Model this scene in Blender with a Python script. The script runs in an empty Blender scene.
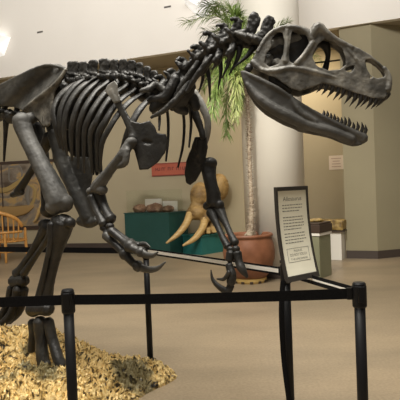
import bpy, bmesh, math, random
from mathutils import Vector, Matrix, noise
random.seed(7)
C = bpy.context.scene
COL = C.collection
# ------------------------------------------------------------------ camera
F = 520.0
EYE = Vector((0, 0, 1.48))
PITCH = math.radians(1.4); ROLL = math.radians(2.3)
fwd = Vector((0, math.cos(PITCH), -math.sin(PITCH)))
r0 = Vector((1, 0, 0)); u0 = r0.cross(fwd)
RR = r0 * math.cos(ROLL) - u0 * math.sin(ROLL)
UU = u0 * math.cos(ROLL) + r0 * math.sin(ROLL)
cd = bpy.data.cameras.new('camera'); cam = bpy.data.objects.new('camera', cd); COL.objects.link(cam)
cd.sensor_width = 36; cd.lens = F / 400 * 36; cd.clip_start = 0.05
m = Matrix((RR, UU, -fwd)).transposed().to_4x4(); m.translation = EYE
cam.matrix_world = m
C.camera = cam
# ------------------------------------------------------------------ world and light
w = bpy.data.worlds.new('world'); C.world = w; w.use_nodes = True
bg = w.node_tree.nodes['Background']
bg.inputs[0].default_value = (1.0, 0.93, 0.82, 1); bg.inputs[1].default_value = 0.22
C.view_settings.view_transform = 'Standard'; C.view_settings.look = 'None'
C.view_settings.exposure = 0.0; C.view_settings.gamma = 1; C.view_settings.use_curve_mapping = False

def area(name, loc, target, sx, sy, power, col):
    l = bpy.data.lights.new(name, 'AREA'); l.shape = 'RECTANGLE'; l.size = sx; l.size_y = sy
    l.energy = power; l.color = col
    o = bpy.data.objects.new(name, l); COL.objects.link(o); o.location = loc
    o.rotation_euler = (Vector(target) - Vector(loc)).to_track_quat('-Z', 'Y').to_euler()
    return o
sl = area('skylight_lamp', (-.9, 2.6, 7.6), (-.7, 3.0, 0), 4.5, 3.5, 500, (1.0, 0.95, 0.86)); sl.data.spread = math.radians(115)
hl = area('upper_wall_fill', (-1.5, .5, 7.2), (-.6, 11, 7.2), 11, 1.4, 450, (1.0, 0.96, 0.92)); hl.data.spread = math.radians(95)  # added fill that brightens the upper wall, no fixture behind it
sd = bpy.data.lights.new('column_fill_spot', 'SPOT'); sd.energy = 1250; sd.spot_size = math.radians(34); sd.spot_blend = .8; sd.shadow_soft_size = .25; sd.color = (1, .95, .84)  # added to brighten the round column, not an actual fixture
so_ = bpy.data.objects.new('column_fill_spot', sd); COL.objects.link(so_); so_.location = (-1.2, 2.5, 5.2)
so_.rotation_euler = (Vector((1.15, 8.2, 2.1)) - so_.location).to_track_quat('-Z', 'Y').to_euler()
area('gallery_fill', (1.9, 10.85, 4.33), (1.9, 11.4, 0), 1.8, 0.3, 60, (1.0, 0.84, 0.62))  # added under the gallery to brighten the right of the back wall

# ------------------------------------------------------------------ pixel -> place helpers
def ray(px, py):
    return (fwd * F + RR * (px - 200) + UU * (200 - py))
def P(px, py, Y):
    d = ray(px, py); return EYE + d * (Y / d.y)
def Z0(px, py, z=0.0):
    d = ray(px, py); return EYE + d * ((z - EYE.z) / d.z)
class Plane:
    """upright plane through S heading along h; off is the distance beyond it (away from the viewer)"""
    def __init__(s, S, deg):
        a = math.radians(deg); s.S = S; s.h = Vector((math.cos(a), -math.sin(a), 0)); s.n = Vector((math.sin(a), math.cos(a), 0))
    def __call__(s, px, py, off=0.0):
        d = ray(px, py); return EYE + d * ((off + (s.S - EYE).dot(s.n)) / d.dot(s.n))
    def mirror(s, p):
        return p - s.n * (2 * (p - s.S).dot(s.n))

# ------------------------------------------------------------------ materials
def mat(name, col, rough=0.6, metal=0.0, spec=0.5):
    m = bpy.data.materials.new(name); m.use_nodes = True
    b = m.node_tree.nodes['Principled BSDF']
    b.inputs['Base Color'].default_value = (*col, 1); b.inputs['Roughness'].default_value = rough
    b.inputs['Metallic'].default_value = metal; b.inputs['Specular IOR Level'].default_value = spec
    return m
def noisy(name, cols, scale=5, rough=0.6, detail=6, bump=0.0, bscale=None, stretch=(1, 1, 1), metal=0, spec=0.5, lo=0.3, hi=0.7, dist=0.0):
    m = mat(name, cols[0], rough, metal, spec); nt = m.node_tree; N = nt.nodes; L = nt.links; b = N['Principled BSDF']
    tc = N.new('ShaderNodeTexCoord'); mp = N.new('ShaderNodeMapping'); mp.inputs['Scale'].default_value = stretch
    L.new(tc.outputs['Object'], mp.inputs['Vector'])
    n = N.new('ShaderNodeTexNoise'); n.inputs['Scale'].default_value = scale; n.inputs['Detail'].default_value = detail
    n.inputs['Distortion'].default_value = dist
    L.new(mp.outputs[0], n.inputs['Vector'])
    r = N.new('ShaderNodeValToRGB'); e = r.color_ramp.elements
    e[0].position = lo; e[0].color = (*cols[0], 1); e[1].position = hi; e[1].color = (*cols[-1], 1)
    for i, c in enumerate(cols[1:-1]):
        x = e.new(lo + (hi - lo) * (i + 1) / (len(cols) - 1)); x.color = (*c, 1)
    L.new(n.outputs['Fac'], r.inputs[0]); L.new(r.outputs[0], b.inputs['Base Color'])
    if bump:
        n2 = N.new('ShaderNodeTexNoise'); n2.inputs['Scale'].default_value = bscale or scale * 4; n2.inputs['Detail'].default_value = 5
        L.new(mp.outputs[0], n2.inputs['Vector'])
        bp = N.new('ShaderNodeBump'); bp.inputs['Strength'].default_value = bump; bp.inputs['Distance'].default_value = 0.007
        L.new(n2.outputs['Fac'], bp.inputs['Height']); L.new(bp.outputs[0], b.inputs['Normal'])
    return m
M = {}
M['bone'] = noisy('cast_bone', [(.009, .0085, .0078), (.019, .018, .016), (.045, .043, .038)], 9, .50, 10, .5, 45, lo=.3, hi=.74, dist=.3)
M['bone_pale'] = noisy('pale_grey_bone', [(.13, .128, .118), (.19, .185, .17), (.27, .26, .235)], 10, .45, 10, .6, 45)  # palest grey bone tone, for the blade end and far blade
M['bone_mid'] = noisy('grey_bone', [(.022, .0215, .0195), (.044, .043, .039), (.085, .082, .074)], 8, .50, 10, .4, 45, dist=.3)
M['bone_dark'] = noisy('dark_bone', [(.005, .0048, .0045), (.010, .0095, .0088), (.024, .022, .020)], 12, .5, 8, .5, 60)  # darker bone copy; inside skull and rib cage it carries their shade
M['bone_light'] = noisy('light_grey_bone', [(.04, .039, .036), (.062, .060, .055), (.10, .097, .09)], 9, .6, 10, .4, 45)
M['bone_lit'] = noisy('lit_grey_bone', [(.055, .052, .045), (.125, .118, .102), (.235, .222, .19)], 13, .5, 10, .6, 45, lo=.34, hi=.66)  # lighter copy of bone, light on skull and hip put into the colour
M['tooth'] = mat('tooth_black', (.03, .027, .024), .3)
M['upper'] = noisy('off_white_paint', [(.80, .765, .70), (.83, .795, .73)], 1.0, .8, 3)
M['tan'] = noisy('tan_paint', [(.37, .315, .205), (.41, .35, .23)], .8, .8, 3)
M['beam'] = noisy('beam_paint', [(.33, .28, .20), (.36, .31, .22)], .8, .8, 3)
M['column'] = noisy('cream_paint', [(.74, .70, .61), (.78, .74, .65)], 1.0, .7, 3)
M['pier'] = noisy('pier_paint', [(.26, .225, .14), (.285, .25, .155)], 1.0, .75, 3)
M['baseb'] = mat('dark_baseboard', (.055, .04, .032), .5)
M['black'] = mat('black_powder_coat', (.006, .006, .007), .45, 0, .25)
M['belt'] = noisy('black_webbing', [(.005, .005, .006), (.009, .009, .01)], 120, .9, spec=.15)
M['beltw'] = mat('white_webbing', (.85, .84, .80), .6)
M['paper'] = noisy('sign_paper', [(.80, .77, .62), (.86, .83, .68)], 6, .45)
M['ink'] = mat('printed_ink', (.16, .155, .13), .7)
M['frame'] = mat('dark_sign_frame', (.03, .026, .022), .35)
M['terra'] = noisy('terracotta', [(.17, .066, .030), (.23, .092, .045), (.28, .12, .062)], 5, .42, 5, .15, 40)
M['soil'] = noisy('soil', [(.03, .02, .012), (.10, .07, .04)], 30, .95, 6, .8)
M['saucer'] = noisy('ochre_saucer', [(.50, .33, .10), (.60, .42, .15)], 8, .6)
M['teal'] = noisy('teal_plinth', [(.010, .060, .050), (.014, .072, .062)], 2, .6)
M['teal2'] = noisy('light_teal_plinth', [(.012, .12, .112), (.018, .145, .135)], 2, .6)
M['sage'] = noisy('sage_plinth', [(.20, .20, .12), (.23, .23, .145)], 3, .6)
M['white'] = mat('white_paint', (.75, .72, .65), .6)
M['brown'] = mat('dark_brown', (.05, .03, .02), .5)
M['gold'] = noisy('gilt_tray', [(.10, .06, .02), (.26, .17, .05), (.46, .33, .12)], 14, .5, 6, .6, 50)
M['fossil'] = noisy('brown_fossil', [(.10, .05, .03), (.20, .11, .06), (.32, .2, .12)], 10, .7, 6, .8, 40)
M['ivory'] = noisy('ivory', [(.45, .29, .10), (.60, .43, .19)], 4, .4, 4, stretch=(1, 1, 6))
M['skull'] = noisy('tan_fossil_skull', [(.15, .085, .028), (.30, .19, .065), (.42, .28, .11)], 5, .6, 7, .6, 30)
M['wood'] = noisy('honey_wood', [(.45, .20, .045), (.62, .31, .08), (.70, .38, .11)], 3, .4, 5, stretch=(8, 8, 1))
M['trunk'] = noisy('palm_trunk', [(.12, .07, .045), (.34, .27, .19), (.50, .43, .33)], 22, .8, 6, .8, 80, stretch=(1, 1, 2.5))
M['leaf'] = noisy('palm_leaf', [(.07, .12, .02), (.15, .23, .045), (.30, .36, .12)], 6, .5, 4)
M['leafy'] = noisy('pale_palm_leaf', [(.18, .24, .06), (.28, .32, .10), (.40, .40, .18)], 8, .5, 4)
M['redsign'] = noisy('red_sign', [(.33, .062, .03), (.42, .10, .05)], 3, .5)
M['redtext'] = mat('red_sign_lettering', (.19, .035, .022), .6)
M['notice'] = mat('pale_notice', (.66, .56, .45), .7)
M['lamp'] = mat('lamp_enamel', (.92, .92, .90), .4)
_b = M['lamp'].node_tree.nodes['Principled BSDF']; _b.inputs['Emission Color'].default_value = (1, .98, .94, 1); _b.inputs['Emission Strength'].default_value = .45
M['lampglow'] = mat('lamp_glow', (1, 1, .95), .4)
_b = M['lampglow'].node_tree.nodes['Principled BSDF']; _b.inputs['Emission Color'].default_value = (1, .97, .9, 1); _b.inputs['Emission Strength'].default_value = 3.0
# glass
g = mat('case_glass', (.95, .97, .95), .02); gb = g.node_tree.nodes['Principled BSDF']
gb.inputs['Transmission Weight'].default_value = 1.0; gb.inputs['IOR'].default_value = 1.1; M['glass'] = g
# floor: tan polished concrete with faint slab seams and worn patches
fm = mat('polished_floor', (.4, .3, .2), .38); nt = fm.node_tree; N = nt.nodes; L = nt.links; b = N['Principled BSDF']
tc = N.new('ShaderNodeTexCoord'); n1 = N.new('ShaderNodeTexNoise'); n1.inputs['Scale'].default_value = .7; n1.inputs['Detail'].default_value = 8; n1.inputs['Roughness'].default_value = .62
mp = N.new('ShaderNodeMapping'); mp.inputs['Scale'].default_value = (.6, 1.5, 1); mp.inputs['Rotation'].default_value = (0, 0, .3)
L.new(tc.outputs['Object'], mp.inputs[0]); L.new(mp.outputs[0], n1.inputs['Vector'])
r = N.new('ShaderNodeValToRGB'); e = r.color_ramp.elements
e[0].position = .3; e[0].color = (.225, .180, .122, 1); e[1].position = .7; e[1].color = (.37, .285, .187, 1)
L.new(n1.outputs['Fac'], r.inputs[0])
n2 = N.new('ShaderNodeTexNoise'); n2.inputs['Scale'].default_value = 45; n2.inputs['Detail'].default_value = 4
L.new(tc.outputs['Object'], n2.inputs['Vector'])
mx = N.new('ShaderNodeMix'); mx.data_type = 'RGBA'; mx.blend_type = 'OVERLAY'; mx.inputs[0].default_value = .35
L.new(r.outputs[0], mx.inputs[6]); L.new(n2.outputs['Fac'], mx.inputs[7]); L.new(mx.outputs[2], b.inputs['Base Color'])
M['floor'] = fm

# ------------------------------------------------------------------ mesh helpers
def tag(o, label=None, cat=None, group=None, kind=None):
    if label: o['label'] = label
    if cat: o['category'] = cat
    if group: o['group'] = group
    if kind: o['kind'] = kind
    return o
def thing(name, label, cat, loc=(0, 0, 0), group=None):
    o = bpy.data.objects.new(name, None); COL.objects.link(o); o.location = loc; o.empty_display_size = .1
    return tag(o, label, cat, group)
def origin_of(p):
    v = Vector((0, 0, 0))
    while p: v += p.location; p = p.parent
    return v
def obj(name, bm, material, parent=None, smooth=False, world=True, recalc=True):
    """links a bmesh given in world coordinates as one object"""
    if recalc: bmesh.ops.recalc_face_normals(bm, faces=bm.faces)
    if parent is not None and world:
        bmesh.ops.translate(bm, verts=bm.verts, vec=-origin_of(parent))
    me = bpy.data.meshes.new(name); bm.to_mesh(me); bm.free()
    me.materials.append(material)
    if smooth:
        for p in me.polygons: p.use_smooth = True
    o = bpy.data.objects.new(name, me); COL.objects.link(o)
    if parent is not None: o.parent = parent
    return o
def struct(name, bm, material, parent=None):
    o = obj(name, bm, material, parent); o['kind'] = 'structure'; return o
def box(bm, c, s, rz=0.0, bevel=0.0):
    mt = Matrix.Translation(Vector(c)) @ Matrix.Rotation(rz, 4, 'Z') @ Matrix.Diagonal((s[0], s[1], s[2], 1))
    r = bmesh.ops.create_cube(bm, size=1, matrix=mt)
    if bevel:
        es = {e for v in r['verts'] for e in v.link_edges}
        bmesh.ops.bevel(bm, geom=list(es), offset=bevel, segments=2, affect='EDGES', profile=.6)
    return bm
def prism(bm, pts, z0, z1):
    lo = [bm.verts.new((x, y, z0)) for x, y in pts]; hi = [bm.verts.new((x, y, z1)) for x, y in pts]
    n = len(pts)
    for i in range(n): bm.faces.new((lo[i], lo[(i + 1) % n], hi[(i + 1) % n], hi[i]))
    bm.faces.new(hi); bm.faces.new(lo[::-1]); return bm
def lathe(bm, prof, c, n=40):
    rings = []
    for r_, z in prof:
        if r_ < 1e-5: rings.append([bm.verts.new((c[0], c[1], c[2] + z))])
        else: rings.append([bm.verts.new((c[0] + r_ * math.cos(2 * math.pi * i / n), c[1] + r_ * math.sin(2 * math.pi * i / n), c[2] + z)) for i in range(n)])
    for a, b_ in zip(rings, rings[1:]):
        for i in range(n):
            j = (i + 1) % n
            if len(a) == 1: bm.faces.new((a[0], b_[i], b_[j]))
            elif len(b_) == 1: bm.faces.new((a[i], b_[0], a[j]))
            else: bm.faces.new((a[i], a[j], b_[j], b_[i]))
    return bm
def spline(pts, k=4):
    """Catmull-Rom through tuples of floats"""
    if len(pts) < 3:
        out = []
        a, b_ = pts
        for i in range(k + 1):
            t = i / k; out.append(tuple(x + (y - x) * t for x, y in zip(a, b_)))
        return out
    P_ = [tuple(2 * a - b_ for a, b_ in zip(pts[0], pts[1]))] + list(pts) + [tuple(2 * a - b_ for a, b_ in zip(pts[-1], pts[-2]))]
    out = []
    for i in range(1, len(P_) - 2):
        p0, p1, p2, p3 = P_[i - 1:i + 3]
        for s in range(k):
            t = s / k
            out.append(tuple(.5 * (2 * b + (c - a) * t + (2 * a - 5 * b + 4 * c - d) * t * t + (3 * b - a - 3 * c + d) * t ** 3) for a, b, c, d in zip(p0, p1, p2, p3)))
    out.append(tuple(pts[-1])); return out
def tube(bm, pts, radii, n=8, k=4, flat=1.0, flatdir=None):
    """round-ended swept tube through 3-D points; flat<1 squashes it across flatdir"""
    ctr = [(*p, r_) for p, r_ in zip(pts, radii)]
    c = spline(ctr, k) if k > 1 else ctr
    pos = [Vector(x[:3]) for x in c]; rad = [max(x[3], 1e-4) for x in c]
    up = Vector(flatdir) if flatdir is not None else Vector((0.13, 0.21, 1)).normalized()
    rings = []
    # domed ends
    t0 = (pos[1] - pos[0]).normalized(); t1 = (pos[-1] - pos[-2]).normalized()
    P2 = [pos[0] - t0 * rad[0] * .6] + pos + [pos[-1] + t1 * rad[-1] * .6]
    R2 = [rad[0] * .55] + rad + [rad[-1] * .55]
    for i, (p, r_) in enumerate(zip(P2, R2)):
        t = (P2[min(i + 1, len(P2) - 1)] - P2[max(i - 1, 0)]).normalized()
        a = up - t * up.dot(t)
        if a.length < 1e-3: a = t.orthogonal()
        a.normalize(); b_ = t.cross(a)
        rings.append([bm.verts.new(p + a * (r_ * flat * math.cos(2 * math.pi * j / n)) + b_ * (r_ * math.sin(2 * math.pi * j / n))) for j in range(n)])
    for a, b_ in zip(rings, rings[1:]):
        for j in range(n): bm.faces.new((a[j], a[(j + 1) % n], b_[(j + 1) % n], b_[j]))
    bm.faces.new(rings[0][::-1]); bm.faces.new(rings[-1]); return bm
def blob(bm, c, r_, rz=0.0, tilt=None):
    if isinstance(r_, (int, float)): r_ = (r_, r_, r_)
    mt = Matrix.Translation(Vector(c)) @ (tilt.to_4x4() if tilt is not None else Matrix.Rotation(rz, 4, 'Z')) @ Matrix.Diagonal((*r_, 1))
    bmesh.ops.create_icosphere(bm, subdivisions=3, radius=1, matrix=mt); return bm
def fuse(name, bm, material, parent, voxel=.006, smooth=4, rough=0.0):
    """melts overlapping pieces of one bone into a single closed surface"""
    bmesh.ops.recalc_face_normals(bm, faces=bm.faces)
    me = bpy.data.meshes.new('tmp'); bm.to_mesh(me); bm.free()
    o = bpy.data.objects.new('tmp', me); COL.objects.link(o)
    r_ = o.modifiers.new('r', 'REMESH'); r_.mode = 'VOXEL'; r_.voxel_size = voxel
    if smooth:
        s = o.modifiers.new('s', 'SMOOTH'); s.factor = .5; s.iterations = smooth
    dg = bpy.context.evaluated_depsgraph_get(); dg.update()
    m2 = bpy.data.meshes.new_from_object(o.evaluated_get(dg))
    bpy.data.objects.remove(o); bpy.data.meshes.remove(me)
    b2 = bmesh.new(); b2.from_mesh(m2); bpy.data.meshes.remove(m2)
    if rough:
        for v in b2.verts:
            v.co += v.normal * rough * (noise.noise(v.co * 22) + .6 * noise.noise(v.co * 55))
    return obj(name, b2, material, parent, smooth=True, recalc=False)
def plate2d(outline, holes=(), step=6.0):
    """filled polygon in pixel coordinates, cut fine: returns verts and triangles"""
    bm = bmesh.new(); eds = []
    for loop in [outline, *holes]:
        pts = []
        n = len(loop)
        for i in range(n):
            a = Vector(loop[i]); b_ = Vector(loop[(i + 1) % n]); k = max(1, int((b_ - a).length / step))
            for s in range(k): pts.append(a + (b_ - a) * s / k)
        vs = [bm.verts.new((p.x, p.y, 0)) for p in pts]
        for i in range(len(vs)): eds.append(bm.edges.new((vs[i], vs[(i + 1) % len(vs)])))
    bmesh.ops.triangle_fill(bm, use_beauty=True, use_dissolve=False, edges=eds)
    for _ in range(4):
        lng = [e_ for e_ in bm.edges if e_.calc_length() > step * 1.4]
        if not lng: break
        bmesh.ops.subdivide_edges(bm, edges=lng, cuts=1)
        bmesh.ops.triangulate(bm, faces=bm.faces)
    bm.verts.index_update()
    V = [(v.co.x, v.co.y) for v in bm.verts]; T = [tuple(v.index for v in f.verts) for f in bm.faces]
    bm.free(); return V, T
def plate3d(bm, V, T, fa, fb):
    """two skins fa(px,py), fb(px,py) -> closed slab"""
    va = [bm.verts.new(fa(*p)) for p in V]; vb = [bm.verts.new(fb(*p)) for p in V]
    cnt = {}
    for t in T:
        for i in range(3):
            k = (t[i], t[(i + 1) % 3]); s = tuple(sorted(k)); cnt.setdefault(s, []).append(k)
    for t in T:
        bm.faces.new([va[i] for i in t]); bm.faces.new([vb[i] for i in reversed(t)])
    for s, ks in cnt.items():
        if len(ks) == 1:
            a, b_ = ks[0]; bm.faces.new((va[b_], va[a], vb[a], vb[b_]))
    return bm

# ================================================================== SETTING
bm = bmesh.new(); box(bm, (0, 7, -.05), (24, 24, .1)); struct('floor', bm, M['floor'])
HM = 4.4
# upper wall (front of the gallery above), follows the line where it ends over the hall
q0 = Z0(0, 78, HM); q1 = Z0(400, 18, HM)
ud = (q1 - q0); ud.z = 0; ud.normalize(); nd = Vector((-ud.y, ud.x, 0))      # nd points away from the viewer
if nd.y < 0: nd = -nd
a0 = q0 - ud * 4; a1 = q1 + ud * 4
bm = bmesh.new(); prism(bm, [(a0.x, a0.y), (a1.x, a1.y), ((a1 + nd * .15).x, (a1 + nd * .15).y), ((a0 + nd * .15).x, (a0 + nd * .15).y)], HM, 8.5)
struct('wall_upper', bm, M['upper'])
# back wall under the gallery
WS = -.28
def wallY(x): return 13.2 + WS * (x + 2.77)
wn = Vector((-WS, 1, 0)).normalized(); wu = Vector((1, WS, 0)).normalized()
bm = bmesh.new(); prism(bm, [(-9, wallY(-9)), (9, wallY(9)), (9, wallY(9) + .2), (-9, wallY(-9) + .2)], 0, HM - .001)
struct('wall_back', bm, M['tan'])
bm = bmesh.new(); prism(bm, [(-9, wallY(-9) - .03), (1.3, wallY(1.3) - .03), (1.3, wallY(1.3) - .001), (-9, wallY(-9) - .001)], 0, .17)
struct('baseboard_back', bm, M['baseb'])
for nm_, sx_ in (('wall_left', -9.1), ('wall_right', 9.1)):
    bm = bmesh.new(); box(bm, (sx_, 5, 4.25), (.2, 20, 8.5)); struct(nm_, bm, M['upper'])
# gallery underside
b0 = a0 + nd * .151; b1 = a1 + nd * .151
bm = bmesh.new(); prism(bm, [(b0.x, b0.y), (b1.x, b1.y), (9, wallY(9) + 1.5), (-9, wallY(-9) + 1.5)], HM, HM + .15)
struct('ceiling', bm, M['beam'])
# lintel beam set back below the gallery edge
c0 = a0 + nd * .62; c1 = a1 + nd * .62
# round column
cc = Vector((1.235, 8.62, 0))
bm = bmesh.new(); lathe(bm, [(0, 0), (.5, 0), (.5, 8.4), (0, 8.4)], cc, 64)
o = struct('wall_column', bm, M['column'])
for p in o.data.polygons: p.use_smooth = abs(p.normal.z) < .5
bm = bmesh.new(); lathe(bm, [(.502, .002), (.515, .002), (.515, .13), (.502, .13), (.502, .002)], cc, 64); struct('baseboard_column', bm, M['baseb'])
# angular pier at the right
v0 = Z0(346.5, 258.2); v1 = Z0(378, 258.8); v2 = Z0(412, 255.5)
e0 = Vector(v0) + (v0 - EYE) * .25; e0.z = 0; e2 = v2 + Vector((.9, 2.0, 0))
bm = bmesh.new(); prism(bm, [(p.x, p.y) for p in (v0, v1, v2, e2, e0)], 0, HM - .002); struct('wall_pier', bm, M['pier'])
k = .012
def grow(a, b_, z=.16):
    d = (b_ - a); d.z = 0; d.normalize(); n_ = Vector((d.y, -d.x, 0)); return n_
bm = bmesh.new()
nA = grow(v0, v1); nB = grow(v1, v2)
prism(bm, [((v0 + nA * k).x, (v0 + nA * k).y), ((v1 + (nA + nB) * k * .55).x, (v1 + (nA + nB) * k * .55).y), ((v2 + nB * k).x, (v2 + nB * k).y), ((v2 + nB * .001).x, (v2 + nB * .001).y), ((v1 + (nA + nB) * .0006).x, (v1 + (nA + nB) * .0006).y), ((v0 + nA * .001).x, (v0 + nA * .001).y)], 0.001, .15)
struct('baseboard_pier', bm, M['baseb'])

# ================================================================== DINOSAUR SKELETON
TOR = Plane(P(165, 100, 3.5), 33)          # trunk
root0 = Z0(48, 372, .12)
D = thing('dinosaur_skeleton', 'dark grey mounted skeleton of a large meat-eating dinosaur striding over the rock mound, jaws open', 'skeleton', (root0.x, root0.y, .12))
def T(px, py, off=0.0): return TOR(px, py, off)
def rpx(p, r_): return r_ * p.y / F        # pixel radius -> metres
def chain(bm, pts, n=9, k=4, f=T, flat=1.0, flatdir=None):
    """pts: (px, py, off, radius px)"""
    q = [f(a, b_, c_) for a, b_, c_, _ in pts]
    return tube(bm, q, [rpx(p, t[3]) for p, t in zip(q, pts)], n, k, flat, flatdir)
def ball(bm, px, py, off, rx, ry=None, f=T):
    p = f(px, py, off); ry = ry or rx
    return blob(bm, p, (rpx(p, rx), rpx(p, (rx + ry) / 2), rpx(p, ry)))
def label(o, s): o['label'] = s; return o

# --- hip blades
il = [(-14, 92), (0, 84), (15, 76.5), (30, 69), (45, 64.5), (60, 64), (67, 68), (61, 80), (55, 92), (53, 105), (51.5, 116), (49, 127), (43, 128), (38.5, 121), (32, 115), (22, 110.5), (12, 106), (0, 106), (-14, 105)]
V2, T2 = plate2d(il, step=4)
def ilo(x, y):   # blade leans and is dished, flares out along the brow ridge
    d = ((x - 67) * .72 + (y - 68) * .70) ; rr = abs((x - 67) * .70 - (y - 68) * -.72)
    ridge = (x - 24) * (68 - 110) - (y - 110) * (67 - 24)     # side of the ridge
    s = ridge / 60.0
    return -.15 + .045 * math.exp(-((s - 9) / 7) ** 2) - .02 * math.exp(-(s / 3) ** 2) + (.03 if s < -4 else 0)
for side in (0, 1):
    bm = bmesh.new()
    fa = lambda x, y: T(x, y, ilo(x, y) - .014); fb = lambda x, y: T(x, y, ilo(x, y) + .02)
    plate3d(bm, V2, T2, fa, fb)
    chain(bm, [(66, 69, -.165, 2.0), (60, 80, -.18, 3), (50, 90, -.185, 3.2), (37, 99, -.18, 3), (25, 109, -.17, 2.5)])
    chain(bm, [(50, 92, -.165, 3), (46, 110, -.16, 4), (46, 124, -.16, 4)])
    chain(bm, [(66, 68.5, -.155, 1.6), (45, 65.5, -.155, 1.8), (15, 78, -.155, 1.6), (-10, 91, -.155, 1.6)])
    if side:
        for v in bm.verts: v.co = TOR.mirror(v.co)
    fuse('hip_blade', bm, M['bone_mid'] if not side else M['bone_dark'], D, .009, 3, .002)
V_, T_ = plate2d([(66.5, 69), (61, 80), (55, 92), (53, 105), (50.5, 125), (43, 126.5), (38, 119), (31, 113), (24.5, 108.5), (36, 98.5), (49, 89), (58, 79)], step=3.5)  # overlay on the lower lobe, top light put into its paler colour
bm = bmesh.new(); plate3d(bm, V_, T_, lambda x, y: T(x, y, -.200 + .0022 * max(0, 52 - x) * .6 + .0016 * max(0, x - 52)), lambda x, y: T(x, y, -.15))
chain(bm, [(66, 69, -.185, 1.6), (59, 80, -.20, 2.2), (49, 90, -.20, 2.6), (37, 99, -.195, 2.4), (26, 108, -.18, 2)])
label(fuse('hip_blade_highlight', bm, M['bone_lit'], D, .006, 3, .002), 'paler overlay on the near hip blade, its highlight painted in')
# --- sacrum and tail
bm = bmesh.new(); chain(bm, [(-14, 100, 0, 7), (10, 98, 0, 9), (35, 92, 0, 9), (64, 86, 0, 8)])
chain(bm, [(40, 110, -.02, 7), (52, 122, -.05, 8), (56, 138, -.05, 7)])
fuse('sacrum', bm, M['bone_dark'], D, .012, 3, .004)
for i, (x, y) in enumerate([(-8, 112), (4, 115), (16, 117), (27, 117)]):
    bm = bmesh.new(); chain(bm, [(x - 6, y + 1, 0, 7), (x, y, 0, 5), (x + 6, y, 0, 7)], flat=.9)
    chain(bm, [(x, y - 3, 0, 3), (x - 3, y - 4, -.08, 2.2), (x - 6, y - 3, -.15, 2)])
    chain(bm, [(x, y - 3, 0, 3), (x + 2, y - 12, 0, 3)])
    fuse('tail_vertebra', bm, M['bone'], D, .008, 2, .002)
for x, y, l in [(6, 121, 40), (-10, 120, 36)]:
    bm = bmesh.new(); chain(bm, [(x, y, -.02, 3.2), (x - .5, y + l * .3, 0, 2.2), (x - 2, y + l, 0, 1.1)]); obj('tail_chevron', bm, M['bone_dark'], D, True)

# --- dorsal vertebrae
dors = [(73, 62.5, 83, 5.2), (83.5, 63, 82, 4.0), (93, 61.5, 81, 4.4), (104.5, 60, 79, 4.8), (114, 61, 79, 4.2), (123, 60.5, 79, 4.0), (131.5, 61.5, 81, 3.8), (139.5, 64, 84, 3.4), (147, 67.5, 87, 3.2), (154, 72, 90, 3.2)]
for i, (x, yt, yb, hw) in enumerate(dors):
    bm = bmesh.new(); hw *= 1.16; yt -= 1.2
    V_, T_ = plate2d([(x - hw * .8, yb), (x - hw * .9, yt + 8), (x - hw, yt + 1.5), (x - hw * .5, yt), (x + hw * .6, yt - .3), (x + hw, yt + 2), (x + hw * .85, yt + 9), (x + hw * .8, yb)], step=4)
    plate3d(bm, V_, T_, lambda a, b_: T(a, b_, -.028), lambda a, b_: T(a, b_, .028))
    chain(bm, [(x - 5.5, yb + 6, 0, 9), (x, yb + 6, 0, 7.5), (x + 5.5, yb + 6.5, 0, 9)])
    for s in (-1, 1):
        chain(bm, [(x, yb - 1, s * .02, 4), (x - 3 * -s, yb - 2, s * .10, 3), (x + (-6 if s < 0 else 6), yb - 3, s * .15, 3)])
    chain(bm, [(x - hw, yt + 12, -.02, 1.6), (x + hw + 1, yt + 15, -.03, 2)])
    fuse('back_vertebra', bm, M['bone'], D, .006, 1, .006)

# --- ribs: near side traced, far side its mirror image across the trunk
ribs = [
 [(86, 79), (71, 86), (58, 98), (53, 112), (56, 130), (60, 148)],
 [(92, 77), (79, 82), (67, 95), (60, 112), (60, 130), (63, 150)],
 [(99, 76), (86, 83), (74, 95), (66, 112), (64, 132), (67, 155)],
 [(108, 76), (93, 85), (82, 97), (75, 112), (71, 132), (72, 160)],
 [(116, 77), (99, 88), (90, 99), (82.5, 113), (78, 132), (78, 168)],
 [(124, 79), (108, 90), (97, 103), (89, 117), (84, 134), (84, 172)],
 [(132, 82), (115, 93), (104, 106), (96.5, 120), (90, 136), (92, 172)],
 [(140, 86), (124, 97), (113, 108), (105, 121), (97.5, 137), (97, 171)],
 [(148, 90), (132, 100), (120, 112), (110, 127), (102, 144), (100, 169)],
 [(155, 93), (146, 102), (138, 112), (131, 125), (126, 138), (121, 151)],
]
offs = [-.02, -.16, -.24, -.29, -.29, -.24]
rr = [2.8, 3.5, 3.6, 3.4, 3.2, 1.8]
for i, rb in enumerate(ribs):
    for side in (0, 1):
        sc_ = 1.0 if i < 9 else .85
        q = [T(x, y, o_ * sc_) for (x, y), o_ in zip(rb, offs)]
        bm = bmesh.new()
        rads = [rpx(p, r_ * (1.25 if i == 9 else 1)) for p, r_ in zip(q, rr)]
        if side:
            if i > 6: break
            q = [T(x + 9, y + 2, -o_ * .7 + .02) for (x, y), o_ in zip(rb, offs)]
        if side: rads = [r_ * 1.35 for r_ in rads]
        tube(bm, q, rads, 10, 5, .42, TOR.n)
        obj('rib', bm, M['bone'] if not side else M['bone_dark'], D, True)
for i in range(6):      # extra ribs added in between, so the rib cage gaps fill dark
    q = [T((a[0] + b_[0]) / 2 + 9, (a[1] + b_[1]) / 2 + 2, -o_ * .7 + .02) for a, b_, o_ in zip(ribs[i], ribs[i + 1], offs)]
    bm = bmesh.new(); tube(bm, q, [rpx(p, r_ * 1.35) for p, r_ in zip(q, rr)], 10, 5, .42, TOR.n); obj('rib', bm, M['bone_dark'], D, True)
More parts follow.
